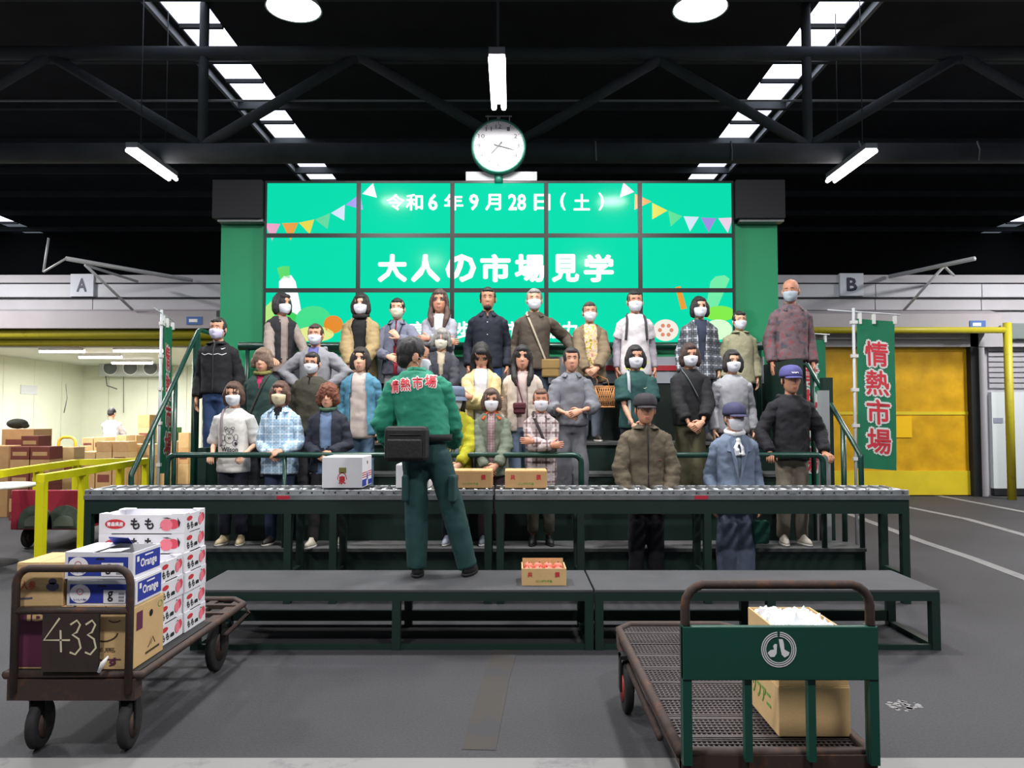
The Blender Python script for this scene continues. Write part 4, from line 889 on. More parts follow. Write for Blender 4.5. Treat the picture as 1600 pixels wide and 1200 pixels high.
def mottled(name, cols, scale=18.0):
    key = 'mottled ' + name
    if key in MATS: return MATS[key]
    m = bpy.data.materials.new(key); m.use_nodes = True; nt = m.node_tree; b = nt.nodes['Principled BSDF']; b.inputs['Roughness'].default_value = .85
    tc = nt.nodes.new('ShaderNodeTexCoord'); n = nt.nodes.new('ShaderNodeTexNoise'); n.inputs['Scale'].default_value = scale; n.inputs['Detail'].default_value = 3
    r = nt.nodes.new('ShaderNodeValToRGB'); r.color_ramp.interpolation = 'LINEAR'
    while len(r.color_ramp.elements) < len(cols): r.color_ramp.elements.new(.5)
    for i, c in enumerate(cols): r.color_ramp.elements[i].position = .34 + .32 * i / max(1, len(cols) - 1); r.color_ramp.elements[i].color = (*srgb(c), 1)
    nt.links.new(tc.outputs['Object'], n.inputs[0]); nt.links.new(n.outputs['Fac'], r.inputs[0]); nt.links.new(r.outputs[0], b.inputs['Base Color']); MATS[key] = m; return m

def lerp_tab(tab, z):
    if z <= tab[0][0]: return tab[0][1:]
    for a, b in zip(tab, tab[1:]):
        if z <= b[0]:
            t = (z - a[0]) / (b[0] - a[0]); return tuple(p + (q - p) * t for p, q in zip(a[1:], b[1:]))
    return tab[-1][1:]
HEAD = [(-.115, .020, .066, -.030), (-.106, .036, .082, -.005), (-.085, .051, .089, .030), (-.06, .060, .091, .062), (-.03, .067, .092, .082), (0, .072, .092, .092), (.03, .074, .093, .097), (.06, .071, .089, .095), (.085, .060, .075, .082), (.103, .040, .050, .058), (.115, .010, .013, .018)]
def head_pt(az, z, off=0.0, nose=True):
    wx, fy, by = lerp_tab(HEAD, z); c, s = math.cos(az), math.sin(az)
    x = (wx + off) * s; y = -(fy + off) * c if c > 0 else -(by + off) * c
    if c > 0:
        e = math.exp(-((abs(x) - .031) / .016) ** 2 - ((z - .006) / .016) ** 2) * .009; y += e
        if nose:
            t = (.016 - z) / .05
            if 0 < t < 1.12: y -= .021 * min(t, 1) ** 1.1 * math.exp(-(x / (.007 + .007 * t)) ** 2) * (1 if t < 1 else (1.12 - t) / .12)
            y -= .007 * math.exp(-((z + .066) / .012) ** 2 - (x / .022) ** 2)
    return Vector((x, y, z))

DEFER = []   # (object, post-function) for the surfaces grown by a voxel remesh
def grow(mb, name, mats, parent, voxel, smooth, post=None):
    o = mb.build(name, mats, parent)
    r = o.modifiers.new('r', 'REMESH'); r.mode = 'VOXEL'; r.voxel_size = voxel; r.use_smooth_shade = True
    s = o.modifiers.new('s', 'SMOOTH'); s.factor = .5; s.iterations = smooth
    DEFER.append((o, post, mats)); return o
def finish_grow():
    dg = bpy.context.evaluated_depsgraph_get(); out = []
    for o, post, mats in DEFER: out.append(bpy.data.meshes.new_from_object(o.evaluated_get(dg), depsgraph=dg))
    for (o, post, mats), me in zip(DEFER, out):
        o.modifiers.clear(); old = o.data; nm = o.name; o.data = me; bpy.data.meshes.remove(old)
        me.materials.clear()
        for m in (mats if isinstance(mats, (list, tuple)) else [mats]): me.materials.append(m)
        if post: post(o, me)
        me.polygons.foreach_set('use_smooth', [True] * len(me.polygons)); me.update()
    DEFER.clear()
def wrinkle(me, amp, fx, fz, seed):
    nrm = [v.normal.copy() for v in me.vertices]; off = Vector((seed * 3.1, seed * 7.7, seed))
    for v, n in zip(me.vertices, nrm):
        q = Vector((v.co.x * fx, v.co.y * fx, v.co.z * fz)) + off; v.co += n * (amp * (noise.noise(q) + .5 * (1 - 2 * abs(noise.noise(q * 2.1 + Vector((5, 1, 2)))))))
def cut_faces(me, test):
    bm = bmesh.new(); bm.from_mesh(me); bm.normal_update()
    bmesh.ops.delete(bm, geom=[f for f in bm.faces if test(f.calc_center_median(), f.normal)], context='FACES'); bm.to_mesh(me); bm.free()

def hand(mb, W, d, n, s, k, curl, mi=0):
    """Palm, four fingers of unequal length and a thumb. d: along the hand, n: palm normal, s: thumb side."""
    d = Vector(d).normalized(); n = Vector(n); n = (n - d * n.dot(d)).normalized(); s_ = d.cross(n); s_ = s_ if s_.dot(Vector(s)) > 0 else -s_
    rs = []
    for t, wd, th in ((-.012, .024, .019), (.012, .029, .017), (.045, .037, .015), (.078, .038, .013), (.09, .034, .009)):
        c = W + d * t * k; rs.append([c + s_ * (wd * k * math.cos(a)) + n * (th * k * math.sin(a)) for a in [2 * math.pi * i / 10 for i in range(10)]])
    mb.rings(rs, True, mi)
    for i, (off, L) in enumerate(((.027, .068), (.009, .076), (-.009, .071), (-.026, .056))):
        p = W + d * .083 * k + s_ * off * k; pts = [p - d * .012 * k, p]; dd = d.copy(); ang = 0
        for seg, fr in enumerate((.45, .31, .24)):
            ang += curl * (.75, .9, .6)[seg]; dd = d * math.cos(ang) + n * math.sin(ang) + s_ * off * 1.2; p = p + dd.normalized() * L * fr * k; pts.append(p)
        mb.tube(pts, [.0088 * k, .0088 * k, .008 * k, .0075 * k, .005 * k], 6, True, mi)
    p = W + d * .022 * k + s_ * .026 * k; q1 = p + (d * .5 + s_ * .75 + n * .35).normalized() * .03 * k; q2 = q1 + (d * .85 + s_ * .35 + n * (.3 + .4 * curl)).normalized() * .028 * k; q3 = q2 + (d * .9 + n * (.2 + .6 * curl)).normalized() * .022 * k
    mb.tube([p - s_ * .012 * k, p, q1, q2, q3], [.013 * k, .0125 * k, .0105 * k, .0095 * k, .006 * k], 6, True, mi)

def ik(S, W, L1, L2, pole):
    v = W - S; D = min(v.length, (L1 + L2) * .995); u = v.normalized(); W = S + u * D
    a = (L1 * L1 - L2 * L2 + D * D) / (2 * D); h = math.sqrt(max(L1 * L1 - a * a, 0)); p = Vector(pole); p = (p - u * p.dot(u)).normalized()
    return S + u * a + p * h, W

# wrist target (x outward, y, z in body heights), elbow pole, hand direction, palm normal, curl.  x is mirrored for the other arm
POSES = {
    'side': dict(W=(.125, -.02, .475), pole=(.3, 1, 0), d=(.02, -.15, -1), n=(-1, 0, 0), c=.35),
    'clasp': dict(W=(.045, -.155, .505), pole=(1, .5, -.1), d=(-.75, -.25, -.55), n=(-.2, .9, -.3), c=.75),
    'clasp_high': dict(W=(.05, -.15, .585), pole=(.8, .5, -.6), d=(-.85, -.2, -.3), n=(-.2, .9, -.3), c=.8),
    'rail': dict(W=(.095, -.095, .555), pole=(.45, 1, 0), d=(-.1, -.7, -.35), n=(0, .2, -1), c=1.0),
    'clasp_rail': dict(W=(.05, -.115, .565), pole=(.6, .8, -.3), d=(-.75, -.35, -.3), n=(-.2, .6, -.7), c=.75),
    'rail_wide': dict(W=(.15, -.085, .515), pole=(.7, 1, 0), d=(.25, -.75, -.3), n=(0, .1, -1), c=.9),
    'hips': dict(W=(.105, -.05, .575), pole=(1, .25, 0), d=(-.35, -.7, -.35), n=(-1, .2, 0), c=.6),
    'pocket': dict(W=(.105, -.085, .475), pole=(1, .5, 0), d=(-.3, -.25, -1), n=(-.6, .7, 0), c=.4),
    'chest': dict(W=(.03, -.155, .70), pole=(1, 0, -.6), d=(-.5, -.2, .6), n=(-.5, .8, 0), c=.8),
    'reach': dict(W=(.27, -.02, .58), pole=(.4, 1, 0), d=(.6, -.2, -.7), n=(0, .3, -1), c=.8),
    'forward_low': dict(W=(.09, -.2, .53), pole=(.25, 1, 0), d=(-.3, -.9, -.2), n=(-.4, 0, -1), c=.5),
    'bent_low': dict(W=(.15, -.11, .505), pole=(.45, 1, 0), d=(-.3, -.8, -.4), n=(-.6, 0, -.6), c=.5),
    'forward': dict(W=(.12, -.24, .50), pole=(1, .6, -.2), d=(-.1, -.9, -.3), n=(0, 0, -1), c=.5),
}
def crossed(side):
    return dict(W=(-.055, -.135, .66), pole=(1, .35, -1), d=(-1, .1, .05), n=(0, 1, 0), c=.5) if side > 0 else dict(W=(-.06, -.16, .635), pole=(1, .35, -1), d=(-1, .15, .05), n=(0, 1, 0), c=.5)

SKIN = {k: M('skin ' + k, v, .55, 0, .05, 25) for k, v in dict(a='#d8a88c', b='#c9957a', c='#b98468', d='#c48a70').items()}
m_eyew = M('eye white', '#d8d4d0', .3); m_iris = M('eye dark', '#1d1512', .25); m_lip = M('lip', '#a8605a', .5)
ROWS = {1: (7.26, .36), 2: (7.70, .67), 3: (8.13, .97), 4: (8.62, 1.28), 0: (7.0, 0.0)}
SEED = [0]
def person(x, top, row, label, sex='f', yaw=0, head=(0, 0, 0), skin='a', hair=('bob', '#2a211e'), mask=None, glasses=None, hat=None, shirt=None, outer=None, pants=('#2a2d38', 1.0), shoes='#3a3836', pose='side', pose_r=None,
           lean=(0, 0), feet=None, extras=None, loc=None, H=None, build=1.0, collar=None, hood=None, foot_yaw=0, hdrop=0.0, hfwd=0.0, hscale=1.0):
    SEED[0] += 1; seed = SEED[0]; rnd = random.Random(seed)
    Y, z0 = ROWS[row] if row is not None else (loc[1], loc[2])
    if loc is None:
        base = P(x, 652, Y); loc = (base.x, Y, z0)
    if H is None: H = P(x, top, Y).z - z0 - (.012 if hat is None else .03) + .02
    hdrop += .02 if row is not None else 0
    t = thing('person', label, 'person', loc, yaw)
    k = H / 1.65; m = sex == 'm'; bw = build * (.95 if m else .95)
    hipz = .50 * H
    def sp(z):  # spine lean above the hips
        q = max(0, (z - hipz) / (H - hipz)); return Vector((lean[0] * q * H, lean[1] * q * H, 0))
    TOR = [(.40, .146, .104), (.46, .150, .110), (.52, .148, .110), (.60, .130, .100), (.68, .134, .104), (.74, .140, .106), (.78, .134, .094), (.803, .108, .078), (.822, .074, .06), (.84, .052, .048)] if not m else [(.40, .145, .106), (.46, .148, .112), (.52, .147, .112), (.60, .140, .106), (.68, .148, .110), (.74, .156, .112), (.78, .152, .100), (.803, .124, .082), (.822, .082, .064), (.84, .056, .052)]
    TOR = [(a * H, b * k * bw, c * k * bw) for a, b, c in TOR]
    def tor(z, infl=0.0): b, c = lerp_tab(TOR, z); return b + infl, c + infl
    def surf(u, z, infl=.0, back=False):
        b, c = tor(z, infl); q = min(abs(u) / b, .999); y = c * (1 - q ** 2.4) ** (1 / 2.4); o = sp(z)
        return Vector((u + o.x, (y if back else -y) + o.y, z))
    def ring(z, infl, n=24):
        b, c = tor(z, infl); o = sp(z); r = []
        for i in range(n):
            a = 2 * math.pi * i / n; ca, sa = math.cos(a), math.sin(a); r.append((o.x + b * math.copysign(abs(ca) ** .83, ca), o.y + c * math.copysign(abs(sa) ** .83, sa), z))
        return r
    # ---- arms
    shx, shz = (.130 if not m else .148) * k * bw, .776 * H
    arms = {}
    for side in (1, -1):
        nm = pose if side > 0 or pose_r is None else pose_r
        ps = crossed(side) if nm == 'crossed' else POSES[nm]
        S = Vector((side * shx, 0, shz)) + sp(shz); o = sp(.6 * H)
        W = Vector((side * ps['W'][0] * H, ps['W'][1] * H, ps['W'][2] * H)) + (o if nm != 'rail' else Vector((o.x, 0, 0)))
        if nm in ('clasp', 'clasp_high', 'clasp_rail'): W.z += side * .012; W.y -= .008 * side; W.x -= side * .012
        mir = lambda v: Vector((v[0] * side, v[1], v[2]))
        E, W = ik(S, W, .172 * H, .152 * H, mir(ps['pole'])); arms[side] = (S, E, W, mir(ps['d']), mir(ps['n']), ps['c'])
    ft = feet or [(.085 * k, 0), (-.085 * k, 0)]
    ank = [Vector((a, b + .02, .07 * k)) for a, b in ft]; hip = [Vector((s * .076 * k * bw, 0, .49 * H)) for s in (1, -1)]
    kne = [h.lerp(a, .52) + Vector((0, -.018 * k, 0)) for h, a in zip(hip, ank)]
    # ---- head frame
    hc = sp(H) + Vector((0, -.012 - hfwd, H - .117 * k - hdrop)); HM = Matrix.Translation(hc) @ Matrix.Rotation(head[0], 4, 'Z') @ Matrix.Rotation(head[1], 4, 'X') @ Matrix.Rotation(head[2], 4, 'Y') @ Matrix.Scale(k * (1.05 if m else 1.06) * hscale, 4)
    # ---- body: trunk, limbs and neck grown as one surface, head and hands carried on it
    sk = SKIN[skin]; mb = MB()
    mb.rings([ring(q * H, -.026) for q in (.50, .54, .58, .66, .72, .77, .805, .826)])
    nb = sp(.82 * H) + Vector((0, .008, .80 * H)); mb.tube([nb, hc + Vector((0, .018, -.09 * k)), hc + Vector((0, .01, -.02 * k))], [.062 * k, .052 * k, .05 * k], 14)
    for s in (1, -1):
        S, E, W, d, n, c = arms[s]; mb.tube([S, S.lerp(E, .5), E, E.lerp(W, .35), W], [.040 * k, .036 * k, .031 * k, .033 * k, .023 * k], 12); mb.ball(S, .040 * k, 10, 6)
    for h, kn, a in zip(hip, kne, ank): mb.tube([h, h.lerp(kn, .5), kn, kn.lerp(a, .35), a], [.066 * k, .058 * k, .044 * k, .044 * k, .032 * k], 12)
    def addhead(o, me):
        hb = MB(); zs = [-.115, -.106, -.096, -.085, -.074, -.066, -.058, -.048, -.038, -.03, -.02, -.01, 0, .01, .02, .03, .045, .06, .075, .09, .103, .111, .115]; n = 40
        hb.rings([[HM @ head_pt(-math.pi + 2 * math.pi * (i + .5) / n, z) for i in range(n)] for z in zs])
        for s in (1, -1):
            hb.ball((0, 0, 0), (.011, .021, .032), 10, 8, mat=HM @ Matrix.Translation((s * .074, .012, -.008)) @ Matrix.Rotation(s * .35, 4, 'Z'))
            S, E, W, d, n_, c = arms[s]; hand(hb, W, d, n_, Vector((-s * .4, -.6, .7)), k, c)
        bm = bmesh.new(); bm.from_mesh(me); tmp = hb.mesh('tmp', sk); bm.from_mesh(tmp); bm.to_mesh(me); bm.free(); bpy.data.meshes.remove(tmp)
    grow(mb, 'body', sk, t, .02, 4, addhead)
    # ---- face
    fb = MB()
    for s in (1, -1):
        c = head_pt(s * .345, .006); fb.ball(c + Vector((0, .003, 0)), (.0105, .007, .0042), 10, 6, 0, HM); fb.ball(c + Vector((0, -.0005, 0)), (.0044, .0062, .0042), 8, 6, 1, HM)
        bp = [head_pt(s * a, .026 + .004 * math.sin(q), .0015) for q, a in ((.2, .14), (1.2, .3), (2.2, .45), (3, .6))]; fb.tube(bp, [.002, .0025, .002, .0012], 6, True, 1, True, HM)
    if not mask:
        fb.ball(head_pt(0, -.063) + Vector((0, .004, .002)), (.02, .006, .0045), 10, 6, 2, HM); fb.ball(head_pt(0, -.071) + Vector((0, .004, 0)), (.017, .006, .005), 10, 6, 2, HM)
    fb.build('eyes_and_mouth', [m_eyew, m_iris, m_lip], t)
    # ---- hair
    st, hcol = hair; mh = M('hair ' + hcol, hcol, .62, 0, .3, 40, .5, 140); hb = MB()
    if st == 'bald': hb.ball((0, .035, -.01), (.078, .07, .05), 16, 10, mat=HM)
    else:
        vol = dict(short=0, bob=.006, long=.006, up=.002, curly=.014, full=.012)[st]
        hb.ball((0, .014, .026), (.081 + vol, .097 + vol, .1 + vol), 20, 14, mat=HM)
        if st == 'short': hb.ball((0, .05, -.02), (.066, .052, .06), 14, 8, mat=HM); hb.ball((0, -.055, .078), (.055, .04, .026), 12, 8, mat=HM)
        else: hb.ball((0, -.06, .078), (.055, .034, .028), 12, 8, mat=HM)
        if st in ('bob', 'full', 'curly', 'long'):
            dn = dict(bob=-.1, full=-.06, curly=-.085, long=-.28)[st]
            for s in (1, -1):
                pts = [(s * .066, -.022, .05), (s * .079, -.018, 0), (s * .078, -.014, -.06)] + ([(s * .07, -.01, dn)] if st != 'long' else [(s * .085, -.045, -.14), (s * .075, -.085, -.2), (s * .055, -.1, dn)])
                hb.tube(pts, [.02, .022 + vol, .022 + vol, .018] if st != 'long' else [.02, .024, .026, .03, .03, .014], 10, mat=HM)
            if st != 'long': hb.rings([[(a * .072 * math.cos(q), .055 + .04 * math.sin(q) * a, z) for q in [2 * math.pi * i / 14 for i in range(14)]] for z, a in ((.04, 1.1), (-.02, 1.12 + vol * 5), (-.07, 1.05 + vol * 5), (dn, .8))], mat=HM)
            else: hb.rings([[(a * .075 * math.cos(q), .06 + .035 * math.sin(q), z) for q in [2 * math.pi * i / 14 for i in range(14)]] for z, a in ((.04, 1.05), (-.06, 1.1), (-.14, 1.15), (-.26, 1.0))], mat=HM)
        if st == 'up': hb.ball((0, .105, .03), (.04, .035, .04), 12, 8, mat=HM); hb.ball((0, .05, -.03), (.066, .05, .06), 14, 8, mat=HM)
    grow(hb, 'hair', mh, t, .0095, 2, lambda o, me, a=(.013 if st == 'curly' else .006), q=(60 if st == 'curly' else 45): wrinkle(me, a, q, 8 if st != 'curly' else 60, seed))
    # ---- mask, glasses, hat
    if mask:
        q = MB(); nu, nv = 16, 9; vv = []
        for j in range(nv):
            z = .0 - .108 * j / (nv - 1)
            for i in range(nu):
                a = -1.25 + 2.5 * i / (nu - 1); e = min(1, (1.25 - abs(a)) * 3); p = head_pt(a, max(z, -.104) * (1 - .25 * (abs(a) / 1.25) ** 2) - .012 * (abs(a) / 1.25) ** 2, .004 + .011 * e * math.sin(math.pi * min(1, (j + 1.5) / nv)), True); vv.append(HM @ p)
        q.add(vv, [(j * nu + i, j * nu + i + 1, (j + 1) * nu + i + 1, (j + 1) * nu + i) for j in range(nv - 1) for i in range(nu - 1)], 0, True)
        for s in (1, -1):
            for z in (-.012, -.07): q.tube([head_pt(s * 1.2, z, .004), head_pt(s * 1.45, z * .6, .005), (s * .077, .012, .01 if z > -.05 else -.03)], .0016, 5, mat=HM)
        o = q.build('face_mask', M('mask ' + mask, mask, .8), t); so = o.modifiers.new('s', 'SOLIDIFY'); so.thickness = .002
    if glasses:
        q = MB()
        for s in (1, -1):
            c = head_pt(s * .36, .004, .008); q.tube([c + Vector((.02 * math.cos(a), -.004, .015 * math.sin(a))) for a in [2 * math.pi * i / 16 for i in range(17)]], .0018, 5, mat=HM); q.tube([c + Vector((s * .02, 0, .004)), (s * .078, 0, .006), (s * .078, .03, -.002)], .0018, 5, mat=HM)
        q.tube([head_pt(-.14, .006, .01), head_pt(0, .008, .004), head_pt(.14, .006, .01)], .0018, 5, mat=HM); q.build('glasses', M('glasses frame', glasses, .3), t)
    if hat:
        kind, hc_ = hat; q = MB(); n = 28
        prof = [(1.18, .03), (1.2, .05), (1.17, .085), (1.0, .112), (.7, .13), (.3, .138), (.02, .14)] if kind == 'cap' else [(1.22, .02), (1.22, .05), (1.18, .095), (1.05, .122), (.5, .133), (.02, .134)]
        q.rings([[(.078 * r * math.cos(a) * 1.02, .004 + .098 * r * math.sin(a), z) for a in [2 * math.pi * i / n for i in range(n)]] for r, z in prof], mat=HM); mh_ = M('hat ' + hc_, hc_, .8, 0, .1, 20, .2, 200); o = q.build('hat_crown', mh_, t)
        q = MB()
        if kind == 'cap':
            A = [-.95 + 1.9 * i / 12 for i in range(13)]; top_ = [(.09 * math.sin(a), -.11 * math.cos(a) + .004, .034) for a in A]; out = [(.088 * math.sin(a) * 1.02, -.11 * math.cos(a) - .075 * max(0, math.cos(a * 1.5)), .018) for a in A]
            vv = top_ + out + [(a, b, c - .004) for a, b, c in top_ + out]; N = 13
            q.add(vv, [(i, i + 1, N + i + 1, N + i) for i in range(N - 1)] + [(2 * N + i, 2 * N + i + 1, 3 * N + i + 1, 3 * N + i) for i in range(N - 1)] + [(N + i, N + i + 1, 3 * N + i + 1, 3 * N + i) for i in range(N - 1)], 0, True, HM)
        else:
            q.rings([[(.078 * r * math.cos(a), .004 + .098 * r * math.sin(a), z) for a in [2 * math.pi * i / n for i in range(n)]] for r, z in ((1.2, .03), (1.55, -.012), (1.56, -.016), (1.2, .024))], False, mat=HM)
        q.build('hat_brim', mh_, t)
    # ---- garments
    def garment(name, mat, infl, sleeve, hem, sl_fit=1.0, open_=None, neck=.845, flare=0.0, amp=.006):
        g = MB(); zs = [q for q in (.38, .42, .46, .5, .54, .58, .62, .66, .70, .74, .775, .80, .82, .835) if q > hem + .01 and q < neck]
        rows = [ring(hem * H, infl + flare)] + [ring(q * H, infl + flare * max(0, (.62 - q) / .2)) for q in zs]; g.rings(rows)
        sl_ = []
        for s in (1, -1):
            S, E, W, *_ = arms[s]; g.ball(S + Vector((-s * .012, 0, -.006)), (.041 * k * bw + infl * .8,) * 3, 12, 8); a_ = MB(); a_.ball(S + Vector((-s * .008, 0, -.006)), (.043 * k * bw + infl * .8,) * 3, 12, 8)
            tot = sleeve; r0, r1, r2 = (.046 * k * bw + infl * .8) * sl_fit, (.039 * k * bw + infl * .8) * sl_fit, (.030 * k * bw + infl * .7) * sl_fit
            if tot >= .5:
                Wn = E.lerp(W, min(1, (tot - .5) * 2) * .96); rr = r1 + (r2 - r1) * min(1, (tot - .5) * 2); a_.tube([S, S.lerp(E, .5), E, E.lerp(Wn, .5), Wn], [r0, (r0 + r1) / 2, r1 * 1.06, (r1 + rr) / 2 * 1.03, rr], 14)
            else:
                En = S.lerp(E, tot * 2); a_.tube([S, S.lerp(En, .5), En], [r0, r0 * 1.0, r0 * 1.0], 14)
            if tot >= .2: sl_.append(a_)
        def post(o, me):
            wrinkle(me, amp * 1.2, 8, 13, seed + len(name))
            if open_:
                kind, g0, g1, zlo = open_
                def test(c, n):
                    o_ = sp(c.z); u = c.x - o_.x
                    if c.y - o_.y > -.02 or c.z < zlo * H: return False
                    b, cc = tor(c.z, infl)
                    if abs(u) > b * .8: return False
                    q = (c.z / H - max(zlo, hem)) / (.86 - max(zlo, hem)); return abs(u) < (g0 + (g1 - g0) * q) * k and c.y - o_.y < -(cc * .35) and not any((Vector((c.x, c.y, c.z)) - Vector(arms[s][2])).length < .09 or ((c - arms[s][1]).cross(arms[s][2] - arms[s][1]).length / max(.05, (arms[s][2] - arms[s][1]).length) < .05 * k and 0 < (c - arms[s][1]).dot(arms[s][2] - arms[s][1]) < (arms[s][2] - arms[s][1]).length_squared) for s in (1, -1))
                cut_faces(me, test)
        o = grow(g, name, mat, t, .0155, 3, post)
        for q_, a_ in enumerate(sl_): grow(a_, 'sleeve', mat, o, .0135, 3, lambda o2, me, z=q_: wrinkle(me, amp * 1.3, 10, 22, seed + 20 + z))
        return o
    i1 = .012
    if shirt:
        sm, sl, hem = shirt[:3]; opt = shirt[3] if len(shirt) > 3 else {}
        garment(opt.get('name', 'shirt'), sm, opt.get('infl', i1), sl, hem, opt.get('fit', 1.0), opt.get('open'), flare=opt.get('flare', 0), amp=opt.get('amp', .006)); i1 = opt.get('infl', i1)
    i2 = i1
    if outer:
        om, sl, hem = outer[:3]; opt = outer[3] if len(outer) > 3 else {}
        i2 = opt.get('infl', i1 + .016); garment(opt.get('name', 'jacket'), om, i2, sl, hem, opt.get('fit', 1.05), opt.get('open'), flare=opt.get('flare', 0.01), amp=opt.get('amp', .007))
    if collar:
        cm, wd_, gap = collar; q = MB()
        for s in (1, -1):
            n = 9; A = [gap + (math.pi - gap) * i / (n - 1) for i in range(n)]; c0 = sp(.84 * H) + Vector((0, .004, .826 * H)); up_, lo_ = [], []
            for a in A:
                up_.append(c0 + Vector((s * .062 * k * math.sin(a), -.062 * k * math.cos(a), .03 * k - .014 * k * math.cos(a)))); f = .5 + .5 * math.cos(a); lo_.append(c0 + Vector((s * (.082 + .02 * f) * k * math.sin(a + .12) + s * i2 * .5, -(.088 + .03 * f) * k * math.cos(a) - i2 * 1.0, -.008 * k - wd_ * k * f)))
            q.add(up_ + lo_, [(i, i + 1, n + i + 1, n + i) for i in range(n - 1)], 0, True)
        o = q.build('collar', cm, t); so = o.modifiers.new('s', 'SOLIDIFY'); so.thickness = .006
    if hood:
        q = MB(); c0 = sp(.82 * H) + Vector((0, 0, .825 * H)); q.tube([c0 + Vector(((.1 * math.sin(a)) * k, (.035 + .07 * -math.cos(a)) * k, (.012 - .02 * math.cos(a)) * k * (1 if math.cos(a) > 0 else -.4))) for a in [math.radians(35 + 290 * i / 16) for i in range(17)]], [.012 + .026 * math.sin(math.pi * i / 16) for i in range(17)], 10); grow(q, 'hood', hood, t, .011, 3)
    # ---- trousers
    pc, pf = pants[:2]; pm_ = pc if not isinstance(pc, str) else cloth('pants ' + pc, pc); q = MB(); plen = pants[2] if len(pants) > 2 else 1.0
    q.rings([ring(z * H, i_ - .004) for z, i_ in ((.455, .0), (.49, .004), (.54, .004), (.585, .002))])
    for h, kn, a in zip(hip, kne, ank):
        a2 = kn.lerp(a, plen) if plen < 1 else a - Vector((0, 0, .02 * k)); q.tube([h + Vector((0, 0, .01)), h.lerp(kn, .5), kn, kn.lerp(a2, .5), a2], [.088 * k * bw, (.078 + .014 * (pf - 1)) * k * bw, .066 * k * pf, .06 * k * pf, .054 * k * pf], 14)
    grow(q, 'trousers', pm_, t, .0165, 3, lambda o, me: wrinkle(me, .006, 9, 10, seed + 50))
    # ---- shoes
    shoe_m = M('shoe ' + shoes, shoes, .6, 0, .1, 20); sole_m = M('shoe sole', '#c9c6c0', .7) if shoes not in ('#141414', '#1a1a1c', '#3a3836') else m_black
    for i, (a, b) in enumerate(ft):
        s = 1 if i == 0 else -1; fm = Matrix.Translation((a, b, 0)) @ Matrix.Rotation(s * .15 + foot_yaw, 4, 'Z'); q = MB()
        def fring(zz, L0, L1, wd): return [(wd * math.sin(g_) * (.85 + .15 * math.cos(g_)), (L0 + L1) / 2 + -(L1 - L0) / 2 * -math.cos(g_), zz) for g_ in [2 * math.pi * j / 16 for j in range(16)]]
        q.rings([fring(z_ * k, y0 * k, y1 * k, w_ * k) for z_, y0, y1, w_ in ((.018, -.165, .075, .046), (.035, -.165, .078, .047), (.055, -.14, .078, .043), (.075, -.07, .076, .037), (.095, -.045, .07, .034), (.1, -.04, .066, .03))], mat=fm); sh = q.build('shoe', shoe_m, t)
        q = MB(); q.rings([fring(z_ * k, y0 * k, y1 * k, w_ * k) for z_, y0, y1, w_ in ((0, -.165, .078, .046), (.004, -.172, .084, .049), (.02, -.172, .084, .05), (.022, -.165, .08, .048))], mat=fm); q.build('sole', sole_m, sh)
    ctx = dict(t=t, H=H, k=k, surf=surf, sp=sp, i1=i1, i2=i2, arms=arms, HM=HM, tor=tor, hipz=hipz)
    if extras:
        for e in extras: e(ctx)
    return ctx
# ---- accessories
def strap(col, side=1, wd=.011, zend=.5, xend=.15, name='bag_strap', straight=False):
    def f(c):
        H, q = c['H'], MB(); n = 14; pts = []
        for i in range(n + 1):
            u = i / n; x = (side * .085 * (1 - u) + -side * xend * u) * c['k'] if not straight else side * (.095 + .02 * u) * c['k']; z = (.825 + (zend - .825) * u) * H; pts.append(c['surf'](x, z, c['i2'] + .012))
        pts.insert(0, c['surf'](side * .075 * c['k'], .838 * H, c['i2']) + Vector((0, .04, .012))); q.tube(pts, wd, 6, flat=.35); q.build(name, cloth('strap ' + col, col), c['t'])
    return f
def bag(col, x, z, w_, h_, d_=.07, name='shoulder_bag', front=True):
    def f(c):
        H, k = c['H'], c['k']; s = c['surf'](x * k, z * H, c['i2'] + .012); q = MB(); q.box(s.x - w_ / 2, s.x + w_ / 2, s.y - d_, s.y, s.z - h_ / 2, s.z + h_ / 2); o = q.build(name, cloth('bag ' + col, col), c['t'], .02)
        q = MB(); q.box(s.x - w_ / 2 - .004, s.x + w_ / 2 + .004, s.y - d_ - .006, s.y - .01, s.z - h_ * .05, s.z + h_ / 2 + .004); q.build('bag_flap', cloth('bag ' + col, col), o, .015)
    return f
def zipper(col, z0=.47, z1=.84, u=0.0):
    def f(c):
        q = MB(); pts = [c['surf'](u, (z0 + (z1 - z0) * i / 12) * c['H'], c['i2'] + .009) for i in range(13)]; q.tube(pts, .006, 6, flat=.6); q.build('zip', M('zip ' + col, col, .5), c['t'])
    return f
def buttons(col, z0=.52, z1=.8, n=5):
    def f(c):
        for i in range(n): p = c['surf'](0, (z0 + (z1 - z0) * i / (n - 1)) * c['H'], c['i2'] + .009); MB().ball(p, (.007, .004, .007), 8, 5).build('button', M('button ' + col, col, .4), c['t'])
    return f
